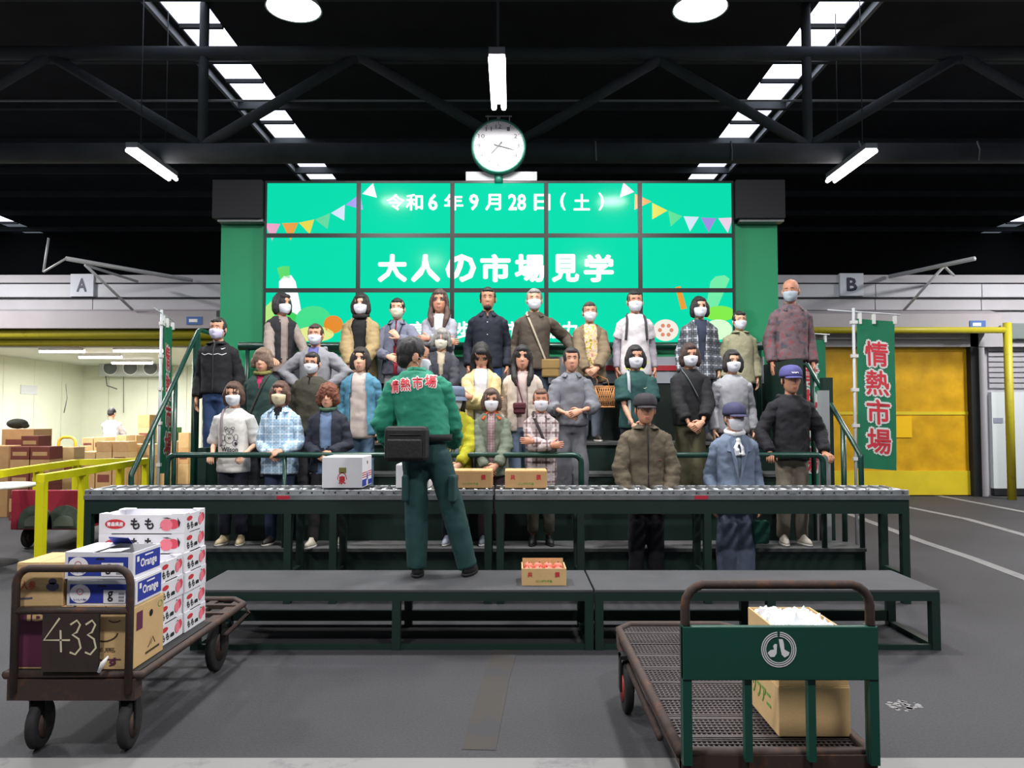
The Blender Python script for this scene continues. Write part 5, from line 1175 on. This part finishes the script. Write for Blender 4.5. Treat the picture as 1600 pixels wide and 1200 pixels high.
def scarf(col, knot=False):
    def f(c):
        q = MB(); H, k = c['H'], c['k']; c0 = c['sp'](.84 * H) + Vector((0, 0, .838 * H)); q.tube([c0 + Vector((.076 * k * math.sin(a), (.0 - .078 * math.cos(a)) * k - .01, (.012 - .02 * math.cos(a)) * k)) for a in [2 * math.pi * i / 20 for i in range(21)]], .021 * k, 10)
        if knot:
            q.ball(c['surf'](0, .80 * H, c['i1'] + .03), (.022, .02, .024), 10, 8)
            for s in (1, -1): q.tube([c['surf'](0, .80 * H, c['i1'] + .025), c['surf'](s * .03, .765 * H, c['i1'] + .03), c['surf'](s * .025 + .015, .72 * H, c['i1'] + .028)], [.014, .024, .03], 8, flat=.4)
        grow(q, 'scarf', cloth('scarf ' + col, col, .15), c['t'], .009, 2, lambda o, me: wrinkle(me, .006, 25, 25, 3))
    return f
def print_on(name, mats, draw, back=False, off=.011, layer='i1'):
    def f(c):
        mb = MB(); draw(mb, lambda u, z, e=0.0: c['surf'](u, z, c[layer] + off + e, back)); mb.build(name, mats, c['t'])
    return f
def backpack_straps(col): return lambda c: [strap(col, s, .014, .66, 0, 'backpack_strap', True)(c) for s in (1, -1)]
BLK, DBR, BRN, GRY = '#17161a', '#2a201d', '#4a3328', '#8a8886'
W_ = '#d6d8e2'
# ---- front row on the first tier
def bear(mb, f):
    ol = lambda cx, cz, rx, rz, wd=.0045, a0=0, a1=2 * math.pi: stroke(mb, [(cx + rx * math.cos(a0 + (a1 - a0) * i / 18), cz + rz * math.sin(a0 + (a1 - a0) * i / 18)) for i in range(19)], wd, f, 0)
    z = BEARZ; ol(0, z + .07, .036, .03); ol(-.033, z + .098, .014, .013); ol(.033, z + .098, .014, .013); ol(0, z + .002, .042, .046); ol(-.06, z + .012, .016, .03); ol(.06, z + .012, .016, .03); ol(-.052, z - .04, .022, .026); ol(.052, z - .04, .022, .026)
    disc(mb, 0, z + .062, .009, .007, f, 0, 10); disc(mb, -.013, z + .08, .004, .004, f, 0, 8); disc(mb, .013, z + .08, .004, .004, f, 0, 8); disc(mb, .058, z - .045, .012, .016, f, 0, 12)
    text_on(mb, 'W', -.016, .016, z - .008, z + .02, f, 0, .04); text_on(mb, 'Wilson', -.075, .08, z - .12, z - .075, f, 0, .03)
BEARZ = .66 * 1.5
person(366, 597, 1, 'woman in a white T-shirt with a printed bear, brown bob and face mask'.replace('woman', 'person'), hair=('bob', BRN), mask=W_, head=(.05, .05, -.06), shirt=(cloth('white tee', '#d8d6d2'), .5, .44, dict(fit=1.25, infl=.02)), pants=('#1c1f2e', 1.05, .93), shoes='#cbb893', pose='rail', extras=[print_on('bear_print', M('shirt print', '#22222c', .8), bear), strap('#8d8488', -1, .012, .6, -.09)])
bplaid = plaid('pale blue', '#8fb4d0', [('#dbe8f2', .75, 28, .4), ('#4f7fa8', .5, 14, .16)])
person(438, 596, 1, 'person in a pale blue checked shirt with hands clasped on the green rail', hair=('bob', '#51392f'), mask='#cdbf9e', skin='b', shirt=(cloth('black crew', '#1a1b20'), .3, .5), outer=(bplaid, 1.0, .43, dict(name='checked_shirt', open=('v', .0, .07, .76))), collar=(bplaid, .035, .5), pants=('#2f3c58', 1.0), shoes='#26221f', pose='clasp_rail')
denim = cloth('denim shirt', '#6880a2')
person(513, 600, 1, 'person with curly auburn hair in a dark navy jacket and green scarf', hair=('curly', '#6b3a26'), skin='b', shirt=(denim, 1.0, .44), outer=(cloth('navy jacket', '#1d2130'), 1.0, .45, dict(open=('v', .07, .06, .4), infl=.032)), pants=('#15161a', .95), shoes='#b8b2a4', pose='clasp_rail', feet=[(.13, .02), (-.1, -.16)], extras=[scarf('#3d5a48')])
person(712, 602, 1, 'person in a lime yellow jacket and grey bucket hat behind the man in green', hair=('bob', DBR), hat=('bucket', '#5c6a80'), mask=W_, shirt=(cloth('pale blue blouse', '#8fa0b8'), 1.0, .45), outer=(cloth('lime jacket', '#a3a017'), 1.0, .42, dict(open=('v', .05, .05, .4), infl=.034)), pants=('#1b1e2a', 1.0), shoes='#aeb6c8', pose='clasp')
pk = plaid('dusty pink', '#8a7478', [('#b49a9c', .6, 40, .4)])
oc = M('orange collar cloth', '#e0602a', .8)
person(768, 607, 1, 'person in a grey green jacket with a bright orange collar', hair=('bob', '#4f3d34'), mask=W_, skin='b', shirt=(pk, 1.0, .47), outer=(cloth('sage jacket', '#656e60'), 1.0, .44, dict(open=('v', .05, .05, .4), infl=.03)), collar=(oc, .05, .55), pants=('#4a3c42', 1.0), shoes='#7a8490', pose='clasp')
bp = plaid('brown white', '#b9aeb0', [('#6e5450', .75, 22, .42), ('#e6e0e0', .7, 11, .14), ('#3c3238', .6, 22, .1)])
person(845, 607, 1, 'person in a brown and white plaid shirt with folded arms and dark strap', hair=('short', '#5d4436'), mask=W_, skin='d', shirt=(bp, 1.0, .37, dict(fit=1.1, infl=.022, name='plaid_shirt')), collar=(bp, .03, .4), pants=('#58564a', 1.05, .86), shoes='#1a1a1c', pose='crossed', extras=[strap('#2e2628', -1, .014, .56, .1)])
def cap_text(c):
    mb = MB(); f = lambda u, v: c['HM'] @ Vector((u, -.117 * math.sqrt(max(0, 1 - (u / .095) ** 2)) - .003 + max(0, v - .05) * .45, v)); text_on(mb, 'USA', -.03, .03, .058, .085, f, 0, .04); mb.build('cap_lettering', m_white, c['t'])
person(1236, 570, 1, 'person in a black sweater and blue cap leaning both hands on the rail', 'm', hair=('short', BLK), hat=('cap', '#4c4c86'), skin='c', shirt=(cloth('black sweater', '#15161d'), 1.0, .47, dict(infl=.026, fit=1.1, amp=.009)), hood=cloth('black sweater', '#15161d'), pants=('#7a7264', 1.05), shoes='#c2bcae', pose='rail_wide', build=.98, extras=[cap_text])
# ---- standing on the floor before the stand
def chest_mark(col, u, z, w_, h_): return print_on('chest_mark', M('mark ' + col, col, .7), lambda mb, f: stroke(mb, [(u - w_ / 2, z), (u, z + h_ * .4), (u + w_ / 2, z)], h_, f), layer='i2')
olive = cloth('olive brown jacket', '#5a5142')
person(1008, 614, 0, 'person in an olive brown zipped jacket and dark cap, hands in pockets', 'm', hair=('short', BLK), hat=('cap', '#26232a'), skin='c', shirt=(olive, 1.0, .43, dict(infl=.034, fit=1.12, name='jacket', amp=.009)), collar=(olive, .0, .12), pants=('#14151c', 1.1), shoes='#141414', pose='pocket', build=1.0, extras=[zipper('#1c1a1c', .44, .86), chest_mark('#8f5a66', .1, 1.17, .05, .006)])
blaz = cloth('blue grey blazer', '#66748a', .12)
def lapel(c):
    H = c['H']; q = MB()
    for s in (1, -1): 
        P_ = [c['surf'](s * u, z * H, c['i2'] + o) for u, z, o in ((.04, .832, .018), (.085, .80, .02), (.105, .745, .024), (.075, .74, .026), (.008, .585, .022), (.018, .68, .02))]
        q.add(P_, [(0, 1, 2, 3, 4, 5)])
    o = q.build('lapels', blaz, c['t']); so = o.modifiers.new('s', 'SOLIDIFY'); so.thickness = .009
person(1147, 628, 0, 'person in a blue grey blazer with a white neckerchief and navy cap', 'm', head=(.2, 0, 0), hair=('short', '#3a3836'), hat=('cap', '#3a3a5a'), mask=W_, skin='b', shirt=(cloth('pale blue shirt', '#8fa0b4'), 1.0, .5), outer=(blaz, 1.0, .42, dict(infl=.028, fit=1.05, open=('v', .0, .06, .6), name='blazer', flare=.012)), pants=('#67738a', 1.45), shoes='#3a3836', pose='side', extras=[scarf('#d8dade', True), lapel, bag('#1f5a4c', .2, .31, .14, .2, .1, 'green_bag')])
# ---- second tier
person(410, 545, 2, 'person in a dark green cardigan with an olive scarf and slung strap', hair=('full', '#6e5a4c'), skin='b', shirt=(cloth('pink tee', '#b02a5a'), .3, .5), outer=(cloth('dark green cardigan', '#1f3a36'), 1.0, .46, dict(open=('v', .0, .06, .74))), pants=('#1d2026', 1.0), pose='side', extras=[scarf('#6d6a34'), strap('#3c3630', 1, .009)])
person(487, 550, 2, 'person with a mask in a black and olive jacket below the grey hoodie', 'm', hair=('short', '#221d1c'), mask=W_, skin='b', glasses='#222222', shirt=(cloth('dark crew', '#1c1c20'), 1.0, .5), outer=(cloth('black olive jacket', '#3a382c'), 1.0, .46, dict(open=('v', .0, .03, .78))), pants=('#2b2b30', 1.0), pose='side')
person(563, 543, 2, 'person in an open bright blue shirt over a long pale top', hair=('bob', '#231c1a'), skin='a', shirt=(cloth('greige long top', '#b8aca6'), .4, .42, dict(infl=.016)), outer=(cloth('bright blue shirt', '#4c829c'), 1.0, .44, dict(open=('v', .1, .07, .3), name='open_shirt')), pants=('#56708c', 1.0), pose='side')
cream = cloth('cream cardigan', '#d8c690')
person(752, 536, 2, 'person with long black hair bowed over a cream cardigan and white blouse', hair=('long', '#151214'), head=(0, .62, 0), skin='b', shirt=(cloth('white blouse', '#d4d4dc'), .6, .47), outer=(cream, 1.0, .52, dict(open=('v', .07, .07, .3), fit=1.2)), pants=('#3c4658', 1.0), pose='crossed')
person(816, 540, 2, 'person with long black hair in an ivory cardigan with a maroon pouch', hair=('long', '#171316'), skin='b', shirt=(cloth('rose top', '#c0aca8'), .4, .48), outer=(cloth('ivory cardigan', '#cfc2b6'), 1.0, .46, dict(open=('v', .06, .06, .3))), pants=('#7488a0', 1.0), pose='side', extras=[strap('#5a3038', -1, .007, .6, .02), bag('#52222c', -.03, .60, .12, .11, .05, 'maroon_pouch')])
gsh = cloth('grey shirt', '#74767e')
person(893, 543, 2, 'person in a loose grey shirt and grey trousers holding one arm', hair=('up', '#252022'), skin='b', shirt=(gsh, .72, .5, dict(infl=.026, fit=1.3)), collar=(gsh, .03, .45), pants=('#6a6c72', 1.5), pose='clasp_high')
nike = print_on('chest_mark', M('mark pale', '#c8ccb8', .7), lambda mb, f: stroke(mb, [(.06, 1.17), (.07, 1.163), (.1, 1.178)], [.004, .009, .002], f))
person(993, 540, 2, 'person in a dark green T-shirt with a pale grey bag strap', hair=('bob', '#1e1a1c'), mask=W_, skin='b', shirt=(cloth('dark green tee', '#1c4644'), .42, .48, dict(infl=.03, fit=1.35)), pants=('#22262c', 1.1), pose='clasp', extras=[nike, strap('#a4acb4', -1, .016, .5, -.08)])
person(1078, 537, 2, 'person in a black sweater and olive trousers with hands crossed low', hair=('bob', '#3a2522'), mask=W_, skin='b', shirt=(cloth('black knit', '#131418'), .88, .49, dict(infl=.026, fit=1.2)), pants=('#4c4a34', 1.3), pose='clasp', extras=[strap('#5c6468', -1, .006, .66, .06)])
person(1145, 547, 2, 'person in a fine pale grey knit top and navy trousers', hair=('bob', '#24201f'), mask=W_, skin='a', shirt=(cloth('pale grey knit', '#9a9ca2', .1), 1.0, .46, dict(infl=.026, fit=1.2)), pants=('#1f2740', 1.1), pose='side')
# ---- third tier
hd = cloth('grey hoodie', '#85868c')
person(492, 506, 3, 'person in a grey hoodie over a violet T-shirt with hands on hips', 'm', hair=('short', '#3c302a'), mask=W_, skin='b', shirt=(cloth('violet tee', '#5c5c98'), .3, .48), outer=(hd, 1.0, .5, dict(open=('v', .03, .06, .6), fit=1.1)), hood=hd, pants=('#3a3c44', 1.0), pose='hips')
person(690, 514, 3, 'elderly person with grey hair and cream mask in a charcoal cardigan', hair=('full', '#84827e'), mask='#d8d2c0', skin='a', glasses='#8a8078', head=(0, .05, .08), shirt=(cloth('beige knit', '#b4a792'), .4, .48), outer=(cloth('charcoal cardigan', '#33353e'), 1.0, .46, dict(open=('v', .0, .06, .6))), pants=('#2c2c32', 1.0), pose='clasp')
def track(mb, f):
    for s in (1, -1): stroke(mb, [(s * u, z) for u, z in ((.008, 1.235), (.05, 1.245), (.09, 1.232), (.13, 1.25))], .006, f)
    stroke(mb, [(.075, 1.30), (.085, 1.292), (.115, 1.308)], [.004, .012, .002], f)
blkj = cloth('black track jacket', '#131318')
person(339, 496, 3, 'person in a black track jacket with a white chest line and blue jeans', 'm', hair=('short', '#2c2a2a'), mask='#c6c0dc', skin='b', shirt=(blkj, 1.0, .5, dict(infl=.028, fit=1.12, name='jacket')), collar=(blkj, .0, .1), pants=('#2c456c', 1.0), pose='side', build=.98, extras=[zipper('#2a2a30', .5, .84), print_on('chest_line', M('mark white', '#dcdce0', .7), track)])
# ---- top tier
person(438, 458, 4, 'person with a dark bob turned sideways in a black vest over beige', hair=('bob', '#1c1a1c'), mask=W_, yaw=.55, head=(.35, 0, 0), skin='b', shirt=(cloth('taupe sweater', '#8d807a'), 1.0, .46, dict(infl=.018)), outer=(cloth('black vest', '#1d1e24'), .06, .52, dict(open=('v', .03, .05, .3), name='vest')), pants=('#40404a', 1.0), pose='forward', pose_r='forward')
kh = cloth('khaki coat', '#9a865e')
person(563, 459, 4, 'person in an open khaki coat over a black turtleneck', hair=('bob', '#211b19'), mask=W_, skin='a', shirt=(cloth('black turtleneck', '#0f1013'), 1.0, .47), outer=(kh, 1.0, .4, dict(open=('v', .1, .075, .2), infl=.036, fit=1.15, name='coat')), collar=(cloth('coat lining', '#b8b4aa'), .08, .9), pants=('#2a2c30', 1.0), pose='clasp', extras=[scarf('#0f1013')])
gj = cloth('slate jacket', '#6a6e80')
person(620, 466, 4, 'person with short dark hair in a slate jacket, hands held at the chest', hair=('short', '#1f1a1b'), mask='#c6c2ae', skin='a', shirt=(cloth('red inner', '#b23244'), .4, .46), outer=(gj, 1.0, .46, dict(open=('v', .03, .0, .3), fit=1.1)), collar=(gj, .02, .4), pants=('#8a8a90', 1.0), pose='chest', pose_r='clasp_high', extras=[strap('#1c1c22', 1, .006, .66, .0), strap('#1c1c22', -1, .006, .66, .0)])
lh = cloth('light grey hoodie', '#9799a4')
person(686, 453, 4, 'person with long brown hair in a light grey hoodie with folded arms', hair=('long', '#4a3630'), skin='d', shirt=(cloth('white tee', '#d8d6d2'), .4, .47), outer=(lh, 1.0, .5, dict(open=('v', .02, .06, .6), fit=1.15)), hood=lh, pants=('#303440', 1.0), pose='crossed')
ns = cloth('navy shirt', '#151a2a')
person(762, 449, 4, 'bearded person in a dark navy open collared shirt', 'm', hair=('short', '#16130f'), skin='c', shirt=(ns, 1.0, .47, dict(infl=.022, fit=1.1, open=('v', .0, .035, .79))), collar=(ns, .035, .4), pants=('#31507c', 1.0), pose='side', build=1.0, extras=[buttons('#c8ccd4', .6, .76, 3), lambda c: grow(MB().ball((0, -.06, -.092), (.042, .036, .03), 14, 8, mat=c['HM']), 'beard', M('hair #16130f', '#16130f'), c['t'], .009, 1)])
bs = cloth('brown jacket', '#4c4238', .2)
person(835, 451, 4, 'grey haired person in a brown jacket with a tan shoulder bag', 'm', hair=('short', '#7c7a76'), mask=W_, skin='a', shirt=(bs, 1.0, .46, dict(infl=.028, fit=1.1, name='jacket')), collar=(bs, .03, .4), pants=('#3a4658', 1.0), pose='reach', pose_r='side', extras=[strap('#b0a490', -1, .012, .5, .13), bag('#8a7040', .17, .47, .2, .2, .07, 'tan_bag')])
fl_ = mottled('yellow floral', ['#8a7a40', '#d8c24a', '#c8bcc8', '#d0a848', '#b0788c'], 30)
person(922, 472, 4, 'person in a yellow flowered top under a tan cardigan, hands clasped', hair=('short', '#3a332e'), mask=W_, skin='b', shirt=(fl_, .5, .46, dict(infl=.016)), outer=(cloth('tan cardigan', '#75664f'), 1.0, .42, dict(open=('v', .085, .08, .2), fit=1.1)), pants=('#7a8292', 1.2), shoes='#26201e', pose='clasp')
def hiviz(mb, f):
    for z, h in ((.86, .03), (.80, .02)):
        for i in range(10):
            u0 = -.13 + .026 * i; poly(mb, [(u0, z), (u0 + .026, z), (u0 + .026, z + h), (u0, z + h)], f)
person(993, 454, 4, 'person in a white top with dark straps and a lime stripe', hair=('short', '#1c1a1a'), mask=W_, skin='d', shirt=(cloth('grey under sleeve', '#9a94a0'), 1.0, .46, dict(name='under_shirt')), outer=(cloth('white top', '#cdc8cc'), .3, .43, dict(infl=.024, fit=1.15, name='top')), pants=('#2e3038', 1.0), pose='side', extras=[backpack_straps('#3a383e'), print_on('lime_stripe', M('lime print', '#cfdc4a', .6), hiviz, layer='i2')])
bw_ = plaid('black white', '#565c66', [('#c2c6cc', .7, 20, .3), ('#20242c', .75, 10, .3)])
person(1094, 464, 4, 'person in a black and white plaid shirt over a navy T-shirt', hair=('bob', '#1e1b1c'), mask=W_, skin='a', shirt=(cloth('navy tee', '#2c3448'), .3, .48), outer=(bw_, 1.0, .42, dict(open=('v', .02, .075, .55), name='plaid_shirt', fit=1.15)), pants=('#2e3644', 1.0), pose='side')
pq = M('olive quilting', '#98967a', .85, 0, .06, 20, .5, 30)
person(1157, 486, 4, 'person in a pale olive quilted jacket beside the black and white plaid', hair=('short', '#2c2624'), mask=W_, skin='a', shirt=(pq, 1.0, .44, dict(infl=.032, fit=1.15, name='jacket')), collar=(pq, .0, .15), pants=('#26304a', 1.0), pose='side')
mr = mottled('red grey', ['#4a4c56', '#74565a', '#6a6068', '#8a4a50'], 14)
person(1238, 436, 4, 'tall grey haired person in a mottled red grey jacket holding the rail', 'm', hair=('bald', '#9a9894'), mask='#a8b4c0', head=(-.5, .1, 0), skin='d', shirt=(mr, 1.0, .49, dict(infl=.034, fit=1.2, name='jacket')), collar=(cloth('grey lining', '#55565c'), .06, .6), pants=('#15151a', 1.0), pose='side', pose_r='side', build=.92)
# ---- the man in green on the platform, back to the camera
gl = G(690, 899, PZ)
gjk = cloth('market green jacket', '#1a7d63', .06)
def jacket_text(c):
    for bold, mat, e in ((.085, M('jacket white', '#e4dcdc', .8), .009), (.02, M('jacket red', '#c02a38', .8), .0125)):
        mb = MB()
        for q, ch in enumerate('情熱市場'):
            vs_, fs_ = text_geo(ch, bold); v0, _ = text_geo(ch, .02); xs_ = [p[0] for p in v0]; ys_ = [p[1] for p in v0]; x0, x1, y0, y1 = min(xs_), max(xs_), min(ys_), max(ys_)
            cx_ = .15 - .092 * q - .0; cz_ = c['H'] * .77 + .012 * q
            mb.add([c['surf'](cx_ - ((p[0] - x0) / (x1 - x0) - .5) * .078, cz_ + ((p[1] - y0) / (y1 - y0) - .5) * .095, c['i1'] + e + p[2], True) for p in vs_], fs_)
        mb.build('back_lettering', mat, c['t'])
def pouch(c):
    H = c['H']; q = MB(); n = 28; z = .56 * H; b, d_ = c['tor'](z, .044); o = c['sp'](z)
    q.rings([[(o.x + (b + r) * math.cos(a), o.y + (d_ + r) * math.sin(a), z + zz) for a in [2 * math.pi * i / n for i in range(n)]] for zz, r in ((-.024, 0), (-.024, .008), (.024, .008), (.024, 0))]); q.build('belt', cloth('black webbing', '#16161a'), c['t'])
    s = c['surf'](.085, .54 * H, .04, True); bagm = M('black nylon', '#131316', .6, 0, .2, 20, .4, 30); o_ = MB().box(s.x - .16, s.x + .15, s.y, s.y + .11, s.z - .13, s.z + .12).build('waist_bag', bagm, c['t'], .03); MB().box(s.x - .13, s.x + .12, s.y + .11, s.y + .135, s.z - .11, s.z + .03).build('bag_pocket', bagm, o_, .015); MB().tube([(s.x - .12, s.y + .115, s.z + .06), (s.x + .11, s.y + .115, s.z + .06)], .004, 6).build('bag_zip', m_dark, o_)
def cargo(c):
    for s in (1, -1):
        x = (.128 if s > 0 else -.212); z = .36 * c['H']; MB().box(x - .03, x + .02, -.01, .13, z - .1, z + .09).build('cargo_pocket', MATS['cloth pants #123a3a'], c['t'], .015)
person(688, 525, None, 'person in a green market jacket with red lettering, back turned, on the platform', 'm', yaw=math.pi - .12, loc=(gl.x - .12, gl.y, PZ), H=1.79, hair=('short', '#141214'), hdrop=.05, hfwd=.03, mask=W_, glasses='#7a7e84', head=(-1.0, .15, 0), skin='b', shirt=(gjk, 1.0, .545, dict(infl=.034, fit=1.2, name='jacket', amp=.01)), collar=(gjk, .0, .3), pants=('#123a3a', 1.22), shoes='#141414', pose='bent_low', pose_r='forward_low', lean=(.085, -.10), feet=[(.05, .03), (-.31, -.05)], build=1.06, hscale=1.1, extras=[jacket_text, pouch, cargo])
# ---- worker in the cold room
wk = P(173, 700, 19.2)
person(173, 638, None, 'worker in a white shirt and black trousers, back turned, in the cold room', 'm', yaw=math.pi, loc=(wk.x, 19.2, 0), H=P(173, 638, 19.2).z, hair=('short', '#17161a'), head=(0, .4, 0), skin='b', shirt=(cloth('worker white', '#cfd0da'), .85, .5, dict(infl=.03, fit=1.2)), pants=('#17171b', 1.1), shoes='#141414', pose='forward', extras=[strap('#2a2a30', 1, .012, .7, -.1, 'shoulder_seam'), bag('#1a1a1e', -.16, .47, .2, .16, .08, 'hip_bag')])
finish_grow()
# basket held by the flowered top
bq = P(945, 636, 8.4); t = thing('woven_basket', 'orange brown openwork woven basket hanging from the clasped hands above the tier', 'basket', (bq.x, 8.43, bq.z))
wm = M('woven cane', '#b88250', .8, 0, .2, 30); bh = P(943, 604, 8.4).z - bq.z
q = MB(); hx, hy = .105, .05
for i in range(10):
    for s in (-1, 1):
        x = -hx + 2 * hx * i / 9; q.tube([(x, s * hy, 0), (min(hx, x + .07), s * hy * 1.02, bh)], .005, 5); q.tube([(x, s * hy, 0), (max(-hx, x - .07), s * hy * 1.02, bh)], .005, 5)
for s in (-1, 1):
    for i in range(5): q.tube([(s * hx, -hy + 2 * hy * i / 4, 0), (s * hx, -hy + 2 * hy * i / 4, bh)], .005, 5)
for z in (0, .33, .66, 1): q.tube([(hx, hy, z * bh), (-hx, hy, z * bh), (-hx, -hy, z * bh), (hx, -hy, z * bh), (hx, hy, z * bh)], .009 if z in (0, 1) else .005, 6)
tag(q.build('weave', wm, t), kind='stuff'); MB().box(-hx + .01, hx - .01, -hy + .01, hy - .01, 0.005, bh - .02).build('lining', M('basket lining', '#5c3c2c', .9), t)
MB().tube([(-hx * .8, 0, bh), (-hx * .75, 0, bh + .07), (-hx, .0, bh + .11), (-hx * 1.5, 0, bh + .13)], .006, 6).tube([(hx * .5, 0, bh), (hx * .3, 0, bh + .08), (-hx * .6, 0, bh + .12), (-hx * 1.5, 0, bh + .13)], .006, 6).build('handle', wm, t)
